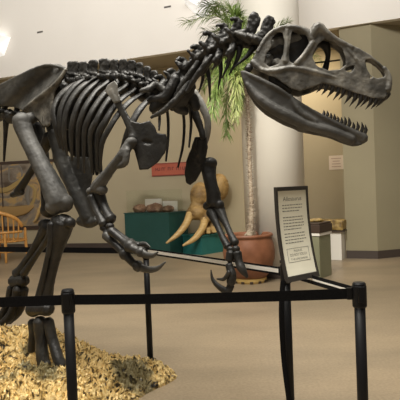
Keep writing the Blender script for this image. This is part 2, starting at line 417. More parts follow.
# three slim front ribs of the far side, hanging below the neck base
for rb in [[(160, 92), (165, 100), (168, 118), (168, 140), (166, 161)], [(170, 92), (180, 102), (184, 120), (183, 145), (178, 167)], [(176, 92), (188, 104), (191, 120), (190.5, 133), (189, 147)], [(156, 95), (158, 105), (159.5, 115), (159.5, 122), (159, 130)]]:
    bm = bmesh.new(); chain(bm, [(x, y, o_, r_) for (x, y), o_, r_ in zip(rb, (.02, .1, .16, .16, .12), (2.4, 2.2, 1.9, 1.7, 1.2))], flat=.7, flatdir=TOR.h)
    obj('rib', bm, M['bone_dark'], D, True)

# --- ischium, pubis
for s in (-1, 1):
    bm = bmesh.new(); chain(bm, [(50, 136, s * .07, 7), (42, 153, s * .05, 5), (29, 175, s * .03, 3.8), (18, 192, s * .02, 5)], flat=.8)
    chain(bm, [(22, 192, s * .02, 3.5), (12, 195, s * .02, 3)])
    fuse('rear_hip_bone', bm, M['bone_dark'], D, .008, 3)
bm = bmesh.new()
V_, T_ = plate2d([(50, 132), (62, 146), (70, 157), (88, 157), (93, 172), (91, 186), (92, 205), (98, 221), (92, 227), (82, 226), (79, 213), (72, 198), (62, 180), (53, 160)], step=5)
plate3d(bm, V_, T_, lambda a, b_: T(a, b_, -.05), lambda a, b_: T(a, b_, .0))
chain(bm, [(54, 134, -.08, 7), (60, 155, -.07, 7), (69, 178, -.06, 7), (80, 202, -.05, 7), (88, 219, -.04, 7)])
chain(bm, [(80, 221, -.04, 5), (90, 223, -.04, 5.5), (97, 221, -.04, 4)])
fuse('front_hip_bone', bm, M['bone_mid'], D, .009, 4, .003)

# --- near leg
NL = -.24
def femur(off, material, dx=0):
    bm = bmesh.new()
    chain(bm, [(22 + dx, 124, off, 9.5), (28 + dx, 139, off, 8.6), (38, 159, off, 9.0), (49, 180, off, 10.4), (56, 196, off, 12.2), (59, 205, off, 12.5)], 12)
    ball(bm, 22 + dx, 121, off, 9.8, 8.5); ball(bm, 31 + dx, 118, off + .06, 6, 6)
    ball(bm, 54, 207, off - .03, 9, 8); ball(bm, 65, 203, off + .02, 8.5, 9.5)
    return fuse('thigh_bone', bm, material, D, .008, 4, .002)
label(femur(NL, M['bone_light']), 'smooth grey thigh bone')
def shin(kn, an, off, mt, w1=10, gap=6):
    bm = bmesh.new(); (kx, ky), (ax, ay) = kn, an
    f = lambda t, dx=0: (kx + (ax - kx) * t + dx, ky + (ay - ky) * t)
    chain(bm, [(*f(0), off, w1), (*f(.12), off, w1 * .9), (*f(.35), off, w1 * .62), (*f(.65), off, w1 * .5), (*f(.9), off, w1 * .62), (*f(1), off, w1 * .85)], 12)
    ball(bm, kx - 3, ky - 2, off, w1 * 1.0, 5.5); ball(bm, kx + 6, ky + 1, off - .02, 6, 6)
    fuse('shin_bone', bm, mt, D, .007, 3, .002)
    bm = bmesh.new()
    chain(bm, [(kx - gap - 4, ky + 2, off - .05, 5), (*f(.25, -gap), off - .05, 3.8), (*f(.6, -gap * .9), off - .05, 3.0), (*f(1, -gap * .8), off - .05, 4.2)], 9)
    fuse('calf_bone', bm, mt, D, .006, 2)
shin((64, 222), (45, 298), NL, M['bone_dark'], 11, 8)
def ankle(x, y, off, rx, ry, mt):
    bm = bmesh.new(); ball(bm, x - rx * .45, y, off - .01, rx * .6, ry); ball(bm, x + rx * .45, y - .5, off - .01, rx * .6, ry * .95); chain(bm, [(x - rx * .6, y, off - .02, ry * .92), (x, y, off - .03, ry * .8), (x + rx * .6, y, off - .02, ry * .92)])
    fuse('ankle_bone', bm, mt, D, .006, 3, .002)
ankle(40, 309, NL, 14, 8, M['bone_dark'])
for pts in ([(33, 322, NL, 5.4), (33, 335, NL, 4.4), (31.5, 350, NL, 4.4)], [(40, 321, NL - .03, 7.2), (41, 340, NL - .03, 6.4), (43, 360, NL - .04, 6.6), (45, 366, NL - .04, 7)],
            [(48, 321, NL, 6), (52.5, 340, NL, 5.6), (58, 358, NL - .02, 5.8), (61, 366, NL - .02, 6.4)]):
    bm = bmesh.new(); chain(bm, pts, 10); fuse('foot_bone', bm, M['bone'], D, .006, 3, .002)

# --- far leg
FL = .17
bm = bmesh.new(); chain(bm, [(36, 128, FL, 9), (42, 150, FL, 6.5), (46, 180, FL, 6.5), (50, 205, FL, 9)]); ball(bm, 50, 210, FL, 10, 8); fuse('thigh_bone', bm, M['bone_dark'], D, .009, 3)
shin((49, 226), (18, 274), FL, M['bone'], 8, -7)
ankle(19, 281, FL, 10, 6.5, M['bone'])
for pts in ([(12, 288, FL, 5), (8, 303, FL, 4), (2, 316, FL, 5), (-6, 322, FL, 4.4)], [(18, 289, FL - .04, 5.4), (15, 304, FL - .04, 4.4), (11, 315, FL - .04, 5), (2, 324, FL - .05, 4)], [(24, 289, FL, 5), (22, 304, FL, 4), (17, 313, FL, 4.8), (9, 321, FL, 4)]):
    bm = bmesh.new(); chain(bm, pts, 9); fuse('foot_bone', bm, M['bone_dark'], D, .006, 2, .002)

# --- near shoulder blade
bm = bmesh.new(); SH = -.26
V_, T_ = plate2d([(104.5, 91), (108, 84.5), (114.5, 80.5), (117.5, 84), (119, 95), (124, 108), (131, 121), (141, 123), (150, 120.5), (155, 127), (157, 133), (166, 134), (168, 142), (165, 153), (158, 162.5), (148, 169.5), (139.5, 170), (137.5, 162), (134.5, 151), (131, 141), (127, 129), (121, 116), (115, 104), (109, 96)],
                 [], step=3.5)
sho = lambda x, y: SH + .0009 * (max(0, x - 135)) ** 1.35
plate3d(bm, V_, T_, lambda a, b_: T(a, b_, sho(a, b_) - (.012 if math.hypot(a - 147, b_ - 142) > 2.6 else -.004)), lambda a, b_: T(a, b_, sho(a, b_) + .014))
chain(bm, [(113, 89, SH, 4), (119, 104, SH, 3.6), (128, 122, SH, 4.5), (135, 138, SH, 5.5)], flat=.6, flatdir=TOR.n)
chain(bm, [(133, 136, SH, 5), (134, 146, SH, 5)])
o = fuse('shoulder_blade', bm, M['bone'], D, .006, 3, .001)
bm = bmesh.new()
plate_top = [(104.5, 91), (108, 84.5), (114.5, 80.5), (117.5, 84), (119, 94), (121.5, 101), (114, 103.5), (109, 96)]
V_, T_ = plate2d(plate_top, step=3); plate3d(bm, V_, T_, lambda a, b_: T(a, b_, SH - .021), lambda a, b_: T(a, b_, SH - .010))
chain(bm, [(112, 90, SH - .01, 4.5), (117, 101, SH - .014, 3.2)], flat=.5, flatdir=TOR.n)
label(fuse('shoulder_blade_tip', bm, M['bone_pale'], D, .005, 3), 'pale end of the near shoulder blade')
# near upper arm, forearm, hand
AO = -.34
bm = bmesh.new(); chain(bm, [(130, 143, AO + .04, 5.5), (122, 155, AO, 5.2), (111, 169, AO, 5), (100, 183, AO, 6.5), (96, 189, AO, 6.5)], 11)
chain(bm, [(127, 150, AO, 3.5), (125, 163, AO - .01, 3.5), (117, 166, AO, 3)]); ball(bm, 91, 191, AO, 5, 4); ball(bm, 102, 190, AO, 6, 5); ball(bm, 131, 142, AO + .04, 6, 5)
fuse('upper_arm_bone', bm, M['bone_light'], D, .005, 3, .002)
for pts in ([(92, 197, AO, 4.6), (95, 207, AO - .01, 3.6), (100, 217, AO - .02, 3.4), (104, 224, AO - .03, 4.6)], [(99, 194, AO + .03, 5.4), (104, 206, AO + .02, 4), (108, 214, AO, 4), (111, 219, AO - .01, 5.2)]):
    pts = [(a[0], a[1], a[2], a[3] * 1.2) for a in pts]; bm = bmesh.new(); chain(bm, pts, 10); fuse('forearm_bone', bm, M['bone'], D, .005, 3, .001)
bm = bmesh.new(); ball(bm, 104, 228, AO - .03, 4.5, 3.5); ball(bm, 110, 226, AO - .03, 4.5, 3.5); ball(bm, 107, 232, AO - .03, 4, 3); fuse('wrist_bone', bm, M['bone_dark'], D, .005, 2)
HO = AO - .06
for pts in ([(111, 231, HO, 4.2), (120, 238, HO, 3.2), (130, 246, HO - .02, 4.2), (136, 250, HO - .03, 4), (141, 252, HO - .03, 3.6)], [(106, 235, HO + .02, 4.4), (115, 244, HO + .01, 3.6), (125, 254, HO, 4), (132, 262, HO, 3.6), (138, 266, HO, 3.8)], [(113, 230, HO + .08, 3), (122, 236, HO + .08, 2.4), (131, 243, HO + .07, 3), (139, 245, HO + .06, 2.6)]):
    pts = [(a[0], a[1], a[2], a[3] * 1.15) for a in pts]; bm = bmesh.new(); chain(bm, pts, 10)
    for a in pts[2::2]: ball(bm, a[0], a[1], a[2], a[3] * 1.35)
    fuse('finger', bm, M['bone'], D, .005, 2, .001)
for pts in ([(139, 250, HO - .03, 4.4), (146, 255, HO - .04, 3.8), (153, 255.5, HO - .05, 2.4), (158, 252, HO - .06, .9)], [(136, 265, HO, 4.2), (146, 269.5, HO, 3.8), (157, 268.5, HO, 2.7), (165.5, 262, HO, .8)], [(138, 245, HO + .06, 3), (145, 244, HO + .06, 2.4), (150, 247, HO + .05, 1)]):
    bm = bmesh.new(); chain(bm, pts, 9, 4, flat=.6, flatdir=TOR.n); obj('claw', bm, M['bone_mid'], D, True)

# --- far shoulder and arm
SF = .2
bm = bmesh.new(); chain(bm, [(194, 93, SF, 5), (202, 106, SF, 4.5), (207.5, 120, SF, 4), (207, 134, SF, 4), (203, 145, SF, 4.5)], flat=.6, flatdir=TOR.n)
label(fuse('shoulder_blade', bm, M['bone_pale'], D, .005, 2), 'pale slim shoulder blade of the far side')
bm = bmesh.new(); chain(bm, [(186, 98, SF - .03, 6), (193, 110, SF - .03, 5), (200, 126, SF - .02, 3.5), (203, 138, SF - .02, 3)]); fuse('shoulder_strut', bm, M['bone_dark'], D, .006, 2, .002)
bm = bmesh.new(); V_, T_ = plate2d([(195, 137), (206.5, 137), (208, 148), (205.5, 160), (201, 172), (196, 181), (190, 185.5), (186, 182.5), (184.5, 174), (186.5, 160), (191, 149)], step=4)
plate3d(bm, V_, T_, lambda a, b_: T(a, b_, SF - .02), lambda a, b_: T(a, b_, SF + .015)); chain(bm, [(201, 140, SF, 5), (200, 156, SF, 4)])
fuse('shoulder_plate', bm, M['bone_dark'], D, .006, 3, .003)
bm = bmesh.new(); chain(bm, [(208, 166, SF + .03, 8.5), (210, 180, SF, 6.6), (213, 192, SF, 7.2), (214, 203, SF, 8)]); ball(bm, 209, 206, SF, 6.5, 5); ball(bm, 219, 205, SF, 5.5, 5.5); ball(bm, 210, 163, SF + .02, 7.5, 6)
fuse('upper_arm_bone', bm, M['bone_dark'], D, .006, 3, .002)
for pts in ([(211, 212, SF - .02, 4.6), (217, 225, SF - .06, 2.8), (223, 238, SF - .1, 2.8), (228, 247, SF - .12, 3.6)], [(219, 210, SF + .01, 5.2), (226, 224, SF - .04, 2.8), (231, 235, SF - .08, 2.8), (235, 243, SF - .1, 3.8)]):
    pts = [(a[0], a[1], a[2], a[3] * 1.25) for a in pts]; bm = bmesh.new(); chain(bm, pts, 9); fuse('forearm_bone', bm, M['bone'], D, .005, 2, .001)
bm = bmesh.new(); ball(bm, 230, 249, SF - .12, 4.2, 3.5); ball(bm, 236, 249, SF - .12, 4.2, 3.8); fuse('wrist_bone', bm, M['bone'], D, .005, 2)
for pts in ([(231, 253, SF - .13, 4.2), (229, 264, SF - .15, 3.4), (232, 275, SF - .16, 4), (231, 283, SF - .16, 4)], [(237, 253, SF - .12, 4.2), (239, 262, SF - .13, 3.6), (242, 269, SF - .14, 3.8), (247, 277, SF - .14, 1.5)]):
    pts = [(a[0], a[1], a[2], a[3] * 1.2) for a in pts]; bm = bmesh.new(); chain(bm, pts, 9); fuse('finger', bm, M['bone'], D, .005, 2, .001)
for pts in ([(231, 285, SF - .16, 4), (227, 291, SF - .17, 4), (218, 286, SF - .18, 3), (212.5, 279, SF - .18, 2), (211, 270, SF - .18, .6)], [(229, 272, SF - .19, 2.4), (224, 279, SF - .19, 2), (217, 279, SF - .19, .8)]):
    bm = bmesh.new(); chain(bm, pts, 9, 4, flat=.6, flatdir=TOR.n); obj('claw', bm, M['bone'], D, True)

# --- neck
axis = [(156, 97, 3.55), (166, 91, 3.5), (178, 82, 3.44), (190, 71, 3.38), (202, 61, 3.32), (214, 53, 3.27), (227, 46, 3.22), (240, 41, 3.18), (252, 41, 3.15), (263, 46, 3.13)]
knob = [(160, 77), (172, 71), (181.5, 59), (196, 46.5), (209.5, 33), (221.5, 25), (236, 19), (255, 17), (269.5, 21)]
fY = lambda px, py, Y: P(px, py, Y)
for i in range(9):
    x0, y0, Y0 = axis[i]; x1, y1, Y1 = axis[i + 1]; kx, ky = knob[i]
    mx_, my_, mY = (x0 + x1) / 2, (y0 + y1) / 2, (Y0 + Y1) / 2
    R_ = 10.5 - i * .35
    bm = bmesh.new()
    chain(bm, [(x0, y0, Y0, R_), (mx_, my_, mY, R_ * .8), (x1, y1, Y1, R_)], f=fY)
    if i < 7:
        bx_, by_ = x0 * .35 + x1 * .65, y0 * .35 + y1 * .65 - 5
        chain(bm, [(bx_, by_, mY, 8.5), ((bx_ + kx) / 2 + 1, (by_ + ky) / 2, mY, 5.8), (kx + 2, ky + 3, mY, 3.4), (kx, ky + .5, mY, 2.6)], f=fY, flat=.55, flatdir=(0, 1, 0))
        chain(bm, [(kx - 5, ky + .5, mY - .03, 1.6), (kx, ky, mY, 2.6), (kx + 5, ky + 2.5, mY + .03, 1.8)], f=fY)
        chain(bm, [(mx_ + 2, my_ - 2, mY - .05, 3.5), (mx_ - 4, my_ - 11, mY - .08, 2.6), (mx_ - 8, my_ - 15, mY - .08, 1.6)], f=fY)
        chain(bm, [(mx_, my_ + 4, mY - .06, 3.5), (mx_ - 3, my_ + 14, mY - .07, 2.4), (mx_ - 9, my_ + 20, mY - .07, 1)], f=fY)
        # joint arms running forward and back beside the spine
        for s in (-.055, .06):
            chain(bm, [(x0 - 5, y0 - 3, Y0 + s, 4), (mx_, my_ - 6, mY + s, 3), (x1 + 4, y1 - 9, Y1 + s, 4)], f=fY)
            chain(bm, [(mx_, my_, mY + s * .5, 4), (mx_ - 2, my_ + 6, mY + s * 1.5, 3.5), (mx_ - 6, my_ + 12, mY + s * 1.6, 3)], f=fY)
    else:
        chain(bm, [(mx_ - 2, my_ - 4, mY, 5), ((mx_ + kx) / 2, (my_ + ky) / 2 + 2, mY, 5.4), (kx - 1, ky + 3, mY, 6.4), (kx, ky - .5, mY, 6.2)], f=fY, flat=.45, flatdir=(0, 1, 0))
        chain(bm, [(mx_ - 10, my_ - 8, mY - .05, 3), (mx_, my_ - 3, mY - .06, 4), (mx_ + 10, my_ + 2, mY - .05, 3.5)], f=fY)
    fuse('neck_vertebra', bm, M['bone'], D, .005, 1, .008)
for a, b_, c_, Y in [((196, 68), (203, 76), (199, 92), 3.3), ((205, 62), (209, 78), (210, 101), 3.28), ((218, 56), (221, 70), (218, 89), 3.22), ((230, 50), (229, 62), (222, 78), 3.18), ((240, 48), (237, 60), (229, 75), 3.15), ((253, 48), (246, 57), (233, 68), 3.12)]:
    bm = bmesh.new(); chain(bm, [(*a, Y, 3.4), (*b_, Y, 2.0), (*c_, Y, .7)], f=fY); obj('neck_rib', bm, M['bone_dark'], D, True)
# wishbone-like sweep and clutter of processes at the base of the neck
for pts, mt in (([(205, 66, 3.28, 2.4), (192, 78, 3.27, 3), (180, 95, 3.26, 3.6), (166, 109, 3.27, 3.2), (151, 117.5, 3.3, 1.8)], M['bone']), ([(198, 62, 3.26, 3), (190, 74, 3.26, 3.4), (181, 86, 3.27, 3), (176, 97, 3.28, 2)], M['bone']), ([(212, 56, 3.2, 2.6), (204, 66, 3.2, 3.2), (194, 80, 3.22, 3), (187, 92, 3.24, 2)], M['bone']), ([(176, 78, 3.3, 5), (170, 90, 3.3, 6), (163, 98, 3.3, 5), (150, 100, 3.34, 4)], M['bone_dark']), ([(190, 84, 3.33, 7), (184, 96, 3.33, 8), (176, 106, 3.33, 6), (186, 112, 3.36, 4)], M['bone_dark']), ([(182, 92, 3.36, 5), (192, 98, 3.36, 6), (196, 108, 3.36, 5)], M['bone_dark']), ([(176, 98, 3.42, 8), (186, 100, 3.42, 7), (172, 108, 3.4, 4)], M['bone_dark']),
                ([(141, 91, 3.3, 2.4), (149, 89, 3.3, 3.6), (156, 84, 3.34, 3), (166, 92, 3.34, 4)], M['bone_mid']), ([(168, 94, 3.36, 5), (158, 103, 3.34, 7), (152, 110, 3.34, 4)], M['bone_dark'])):
    bm = bmesh.new(); chain(bm, pts, f=fY, n=9); fuse('collar_bone' if mt is not M['bone_dark'] else 'neck_base_bone', bm, mt, D, .006, 2, .003)

# --- skull
SK = Plane(P(262, 62, 3.13), 8)
def hw(x, y):        # half width of the head at a pixel column
    for (a, wa), (b_, wb) in zip(HWT, HWT[1:]):
        if x <= b_: t = max(0, (x - a) / (b_ - a)); v = wa + (wb - wa) * t; break
    else: v = HWT[-1][1]
    top = 30 + max(0, x - 320) * .62
    return v * (1 - .28 * max(0, min(1, 1 - (y - top) / 45)))
HWT = [(240, .085), (262, .105), (300, .105), (330, .082), (355, .062), (378, .045), (388, .032), (393, .018)]
so = [(249.5, 65.5), (251, 61), (259, 48), (266.5, 35), (277, 27.5), (287.5, 23.5), (295, 27), (304, 29), (309, 30), (314, 23.5), (320, 22.5), (327, 28.5), (338, 37.5), (350, 44), (360, 49), (370, 54.5), (379, 62), (386.5, 69.5), (391, 76), (392.7, 84), (390, 93), (384, 98.5), (373, 98), (355, 93), (339, 87), (323.5, 83), (313, 87), (300, 91), (290, 88), (283, 83), (275, 77.5), (267, 74.5), (256, 69)]
holes = [
 [(276, 32), (282, 32.5), (284.5, 41), (283, 54), (278.5, 64), (269.5, 67), (264.5, 63), (266.5, 54), (271.5, 46.5), (272.5, 38)],
 [(292, 31.5), (299.5, 29.5), (306.5, 34), (309, 43.5), (307, 51), (299.5, 58.5), (293.5, 63.5), (289.5, 61), (289, 51), (290.5, 40.5)],
 [(318.5, 43.5), (325, 38.5), (335, 42.5), (342, 48.5), (345.5, 57.5), (345.5, 65), (340, 69.5), (328, 70.5), (317, 66), (312.5, 58), (314.5, 50)],
 [(345.5, 68.5), (350, 66.5), (354.5, 65.3), (354, 69), (350.5, 72.5), (345.5, 71.5)],
 [(365, 60.5), (369, 59), (376, 61.5), (382, 68), (385.5, 73), (384.5, 77), (377, 78.5), (371, 75.5), (367, 70)],
 [(369.8, 76.3), (372, 76.3), (372, 78.4), (369.8, 78.4)],
]
V_, T_ = plate2d(so, holes, step=3.5)
bm = bmesh.new()
nf = len(V_)
plate3d(bm, V_, T_, lambda x, y: SK(x, y, -hw(x, y) - .009), lambda x, y: SK(x, y, -hw(x, y) + .012))
# ridges: cheek bar, brow horn, snout edge
def sk(px, py, k_): return SK(px, py, -hw(px, py) * k_)
chain(bm, [(252, 62, 1, 3), (262, 70, 1.02, 2.4), (276, 71, 1.04, 2.6), (290, 68, 1.06, 2.6), (305, 70, 1.08, 2.8), (325, 75, 1.05, 2.2), (340, 79, 1.0, 1.6)], f=sk)
chain(bm, [(258, 52, 1, 2.6), (268, 36, 1.02, 2.6), (280, 28.5, 1.02, 2.6), (292, 27, 1.02, 2.6), (306, 31, 1.02, 3), (312, 40, 1.06, 3)], f=sk)
chain(bm, [(286.5, 30, 1.03, 2.6), (287, 45, 1.03, 2.2), (285, 62, 1.05, 2.8)], f=sk)
chain(bm, [(312, 36, 1.05, 3.5), (318, 27, 1.1, 5), (326, 33, 1.06, 3.6), (338, 41, 1.02, 3), (352, 48, 1.02, 2.8)], f=sk)
chain(bm, [(313, 42, 1.06, 3.2), (305, 54, 1.08, 2.8), (296, 64, 1.1, 2.8)], f=sk)
chain(bm, [(345, 46, 1.0, 2), (352, 55, 1.02, 2.6), (359, 64, 1.02, 2.4), (362, 72, 1.0, 2)], f=sk)
chain(bm, [(384, 68, 1.05, 2.4), (389, 78, 1.05, 3), (388, 90, 1.1, 3.5)], f=sk)
for v in list(bm.verts):
    pass
# mirror the near side to the far side
me_ = bpy.data.meshes.new('t'); bm.to_mesh(me_); b2 = bmesh.new(); b2.from_mesh(me_); bpy.data.meshes.remove(me_)
for v in b2.verts: v.co = SK.mirror(v.co)
bmesh.ops.reverse_faces(b2, faces=b2.faces)
me_ = bpy.data.meshes.new('t'); b2.to_mesh(me_); b2.free(); bm.from_mesh(me_); bpy.data.meshes.remove(me_)
# roof across, fused from cross bars that follow the top outline
top = [(272, 33), (277, 29.5), (287.5, 25.5), (295, 28.5), (304, 31), (312, 33), (320, 34), (328, 35), (338, 40), (350, 46.5), (360, 51.5), (370, 57), (378, 63), (385, 70.5), (389.5, 77.5), (390.5, 85), (388, 93)]
for (xa, ya), (xb, yb) in zip(top, top[1:]):
    n_ = max(2, int(math.hypot(xb - xa, yb - ya) / 1.6))
    for i in range(n_):
        x = xa + (xb - xa) * i / n_; y = ya + (yb - ya) * i / n_
        p = SK(x, y, -hw(x, y)); q = SK.mirror(p); c_ = (p + q) / 2 + Vector((0, 0, -.004 if x < 330 else .004))
        tube(bm, [p, c_, q], [.010, .010, .010], 6, 1)
# braincase and rear bridge, palate
def mid(px, py, off): return SK(px, py, off)
chain(bm, [(262, 52, 0, 8), (275, 46, 0, 9), (290, 42, 0, 8.5), (302, 38, 0, 6)], f=mid)
for s in (-1, 1):
    chain(bm, [(268, 56, 0, 7), (266, 62, s * .05, 6), (262, 68, s * .09, 4)], f=mid)
    chain(bm, [(276, 62, s * .04, 5), (290, 76, s * .05, 5), (310, 82, s * .05, 5), (335, 83, s * .04, 4), (365, 88, s * .02, 4)], f=mid)
skull = fuse('skull', bm, M['bone_lit'], D, .0038, 2, .0018)
label(skull, 'grey skull with big openings and a brow horn')
bm = bmesh.new(); V_, T_ = plate2d([(260, 66), (264, 50), (272, 32), (280, 28), (292, 27), (308, 31), (313, 45), (306, 58), (301, 59), (294, 68), (285, 73), (266, 73)], step=5)  # broad dark sheet fills the skull openings, shade put into its colour
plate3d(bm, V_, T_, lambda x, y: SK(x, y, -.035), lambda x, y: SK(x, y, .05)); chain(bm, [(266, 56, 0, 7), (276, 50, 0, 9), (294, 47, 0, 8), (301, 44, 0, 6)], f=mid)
label(fuse('braincase', bm, M['bone_dark'], skull, .006, 3, .004), 'braincase deep inside the skull, shade put into its dark colour')
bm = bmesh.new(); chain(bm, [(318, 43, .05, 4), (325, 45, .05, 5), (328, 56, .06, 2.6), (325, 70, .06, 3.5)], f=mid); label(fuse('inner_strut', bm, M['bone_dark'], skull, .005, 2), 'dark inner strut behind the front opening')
# steel rod seen inside the skull
bm = bmesh.new(); chain(bm, [(314, 63, 0, .8), (340, 60, 0, .8)], f=mid); obj('support_rod', bm, M['black'], skull, True)

def tooth(bx, by, tx, ty, off, r_, parent, f):
    bm = bmesh.new(); mx_, my_ = (bx + tx) / 2 + abs(ty - by) * .13, (by + ty) / 2
    chain(bm, [(bx, by, off, r_), (mx_, my_, off, r_ * .85), (tx, ty, off, .3)], 7, 3, f=f, flat=.7)
    obj('tooth', bm, M['tooth'], parent, True)
up = [(386.5, 96, 6), (382, 98, 8), (377, 98.5, 9), (371.5, 98, 10), (366.5, 96.5, 9), (361, 95, 12), (355.5, 93.5, 11), (350, 91.5, 11), (344.5, 89.5, 9), (339, 87.5, 11), (333, 86, 10), (327.5, 84.5, 9), (322.5, 83.5, 8), (317.5, 84, 6)]
for x, y, l in up:
    for s in (-1, 1):
        tooth(x + (3 if s > 0 else 0), y - 2.5, x - 6 + (3 if s > 0 else 0), y + l * (1.16 if s < 0 else .9), s * hw(x, y) * .92, 2.5 if s < 0 else 2.0, skull, mid)
# --- lower jaw
jo = [(240, 70.5), (247, 71.5), (256, 75.5), (267, 80), (276, 86), (285, 92), (293, 98), (301, 102), (314, 110), (323, 115.5), (335, 121.5), (347, 127), (358, 131), (364.5, 133.5), (366, 139), (361.5, 145), (354, 146), (344, 142.5), (331.5, 136.5), (317.5, 133), (300, 129), (294, 125), (277.5, 116.5), (265.5, 109), (256.5, 100), (249, 91), (243, 80.5)]
V_, T_ = plate2d(jo, step=4)
def jw(x):
    for (a, wa), (b_, wb) in zip(JWT, JWT[1:]):
        if x <= b_: return wa + (wb - wa) * max(0, (x - a) / (b_ - a))
    return JWT[-1][1]
JWT = [(240, .10), (265, .105), (300, .085), (330, .055), (355, .028), (366, .014)]
bm = bmesh.new()
plate3d(bm, V_, T_, lambda x, y: SK(x, y, -jw(x) - .010), lambda x, y: SK(x, y, -jw(x) + .010))
jk = lambda px, py, k_: SK(px, py, -jw(px) * k_)
chain(bm, [(243, 72, 1, 2), (256, 78, 1.03, 2.6), (276, 88, 1.06, 2.8), (296, 101, 1.03, 2), (314, 112, 1.03, 2.2), (325, 118, 1.05, 2.5), (345, 128, 1.05, 3), (361, 136, 1.1, 4)], f=jk)
chain(bm, [(247, 84, 1, 3), (262, 101, 1.06, 5), (285, 115, 1.08, 6), (310, 126, 1.05, 5), (330, 131, 1.1, 5), (352, 140, 1.1, 5)], f=jk)
chain(bm, [(290, 96, 1, 2.5), (300, 112, 1.1, 3.5), (316, 122, 1.1, 3)], f=jk)
me_ = bpy.data.meshes.new('t'); bm.to_mesh(me_); b2 = bmesh.new(); b2.from_mesh(me_); bpy.data.meshes.remove(me_)
for v in b2.verts: v.co = SK.mirror(v.co)
bmesh.ops.reverse_faces(b2, faces=b2.faces)
me_ = bpy.data.meshes.new('t'); b2.to_mesh(me_); b2.free(); bm.from_mesh(me_); bpy.data.meshes.remove(me_)
chain(bm, [(362, 138, -.02, 6), (362, 138, .02, 6)], f=mid)
jaw = fuse('lower_jaw', bm, M['bone_light'], D, .0045, 4, .0015)
lo = [(364, 133, 8), (360.5, 131.5, 9), (356, 130, 8), (352, 128.5, 6), (347.5, 126.5, 9), (343.5, 125, 8), (340, 123.5, 6), (336.5, 121.5, 5), (333, 120, 6), (329.5, 118, 5), (326, 116, 5), (322.5, 114.5, 4)]
for x, y, l in lo:
    for s in (-1, 1):
        tooth(x, y + 2.5, x + 1.2, y - l * 1.05, s * jw(x) * .95, 2.3, jaw, mid)
# jaw joint and the dark bits between skull and jaw
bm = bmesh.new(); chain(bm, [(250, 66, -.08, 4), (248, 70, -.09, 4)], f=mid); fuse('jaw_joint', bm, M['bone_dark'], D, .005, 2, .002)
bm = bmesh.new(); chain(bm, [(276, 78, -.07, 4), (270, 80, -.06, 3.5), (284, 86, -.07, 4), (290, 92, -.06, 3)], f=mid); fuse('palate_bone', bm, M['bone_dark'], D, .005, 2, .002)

# ================================================================== ROCK MOUND
mm = noisy('gilded_rock', [(.02, .017, .012), (.27, .18, .06), (.60, .42, .15), (.84, .65, .31)], 12, .45, 6, .8, 70, lo=.35, hi=.53, dist=2.5)
nt = mm.node_tree; N = nt.nodes; L = nt.links; b = N['Principled BSDF']
src = b.inputs['Base Color'].links[0].from_socket
tcn = N.new('ShaderNodeTexCoord'); nn = N.new('ShaderNodeTexNoise'); nn.inputs['Scale'].default_value = 2.6; nn.inputs['Detail'].default_value = 5
L.new(tcn.outputs['Object'], nn.inputs['Vector'])
rp = N.new('ShaderNodeValToRGB'); rp.color_ramp.elements[0].position = .54; rp.color_ramp.elements[1].position = .60
L.new(nn.outputs['Fac'], rp.inputs[0])
mixn = N.new('ShaderNodeMix'); mixn.data_type = 'RGBA'; L.new(rp.outputs[0], mixn.inputs[0]); L.new(src, mixn.inputs[6])
mul = N.new('ShaderNodeMix'); mul.data_type = 'RGBA'; mul.blend_type = 'MULTIPLY'; mul.inputs[0].default_value = 1; L.new(src, mul.inputs[6]); mul.inputs[7].default_value = (.30, .33, .36, 1)
L.new(mul.outputs[2], mixn.inputs[7]); L.new(mixn.outputs[2], b.inputs['Base Color'])
MC = Vector((-1.58, 3.92, 0)); RX, RY = 1.22, .76
FT = T(45, 366, NL)
def hgt(x, y):
    u = (x - MC.x) / RX; v = (y - MC.y) / RY
    ang = math.atan2(v, u); d = math.hypot(u, v) / (1 + .07 * math.sin(3 * ang + 1) + .05 * math.sin(7 * ang))
    if d >= 1: return 0.0, d
    base = (1 - d ** 4.0) ** .7
    lump = .175 + .17 * max(0, min(1, (-.8 - x) / .5)) * max(0, min(1, (y - FT.y - .12) / .35)) + .03 * noise.noise(Vector((x * 2.2, y * 2.2, 3))) * 2
    lump += .035 * noise.noise(Vector((x * 5, y * 5, 9)))
    lump += .085 * math.exp(-(((x - FT.x - .05) / .34) ** 2 + ((y - FT.y + .26) / .15) ** 2)) + .06 * math.exp(-(((x + .62) / .3) ** 2 + ((y - 3.75) / .2) ** 2)) + .05 * math.exp(-(((x + 1.6) / .5) ** 2 + ((y - 4.3) / .3) ** 2))
    lump -= .15 * math.exp(-(((x - FT.x) / .20) ** 2 + ((y - FT.y - .01) / .13) ** 2))
    return max(.0, base * max(lump, .05)), d
bm = bmesh.new(); nx, ny = 330, 220; grid = {}
for i in range(nx + 1):
    for j in range(ny + 1):
        x = MC.x + RX * 1.12 * (2 * i / nx - 1); y = MC.y + RY * 1.12 * (2 * j / ny - 1)
        h_, d = hgt(x, y)
        if d < 1.0:
            q_ = Vector((x * 1.0 + .03 * noise.noise(Vector((x * 9, y * 9, 0))), y * 1.3 + .03 * noise.noise(Vector((x * 9, y * 9, 5))), h_))
            f1 = noise.voronoi(Vector((q_.x * .8 + q_.y * .5, q_.y * 1.2 - q_.x * .4, q_.z)) * 21)[0]; f2 = noise.voronoi(q_ * 42 + Vector((3, 1, 0)))[0]
            e2 = noise.noise(q_ * 60)
            cr = min(1, (f1[1] - f1[0]) * 2.2); cr2 = min(1, (f2[1] - f2[0]) * 2.0)
            z = h_ + min(1, (1 - d) * 9 + .2) * (.050 * cr - .028 + .026 * cr2 + .010 * e2)
            z -= .0
            grid[i, j] = bm.verts.new((x + .012 * e2, y + .012 * noise.noise(Vector((y * 40, x * 40, 8))), max(z, .002)))
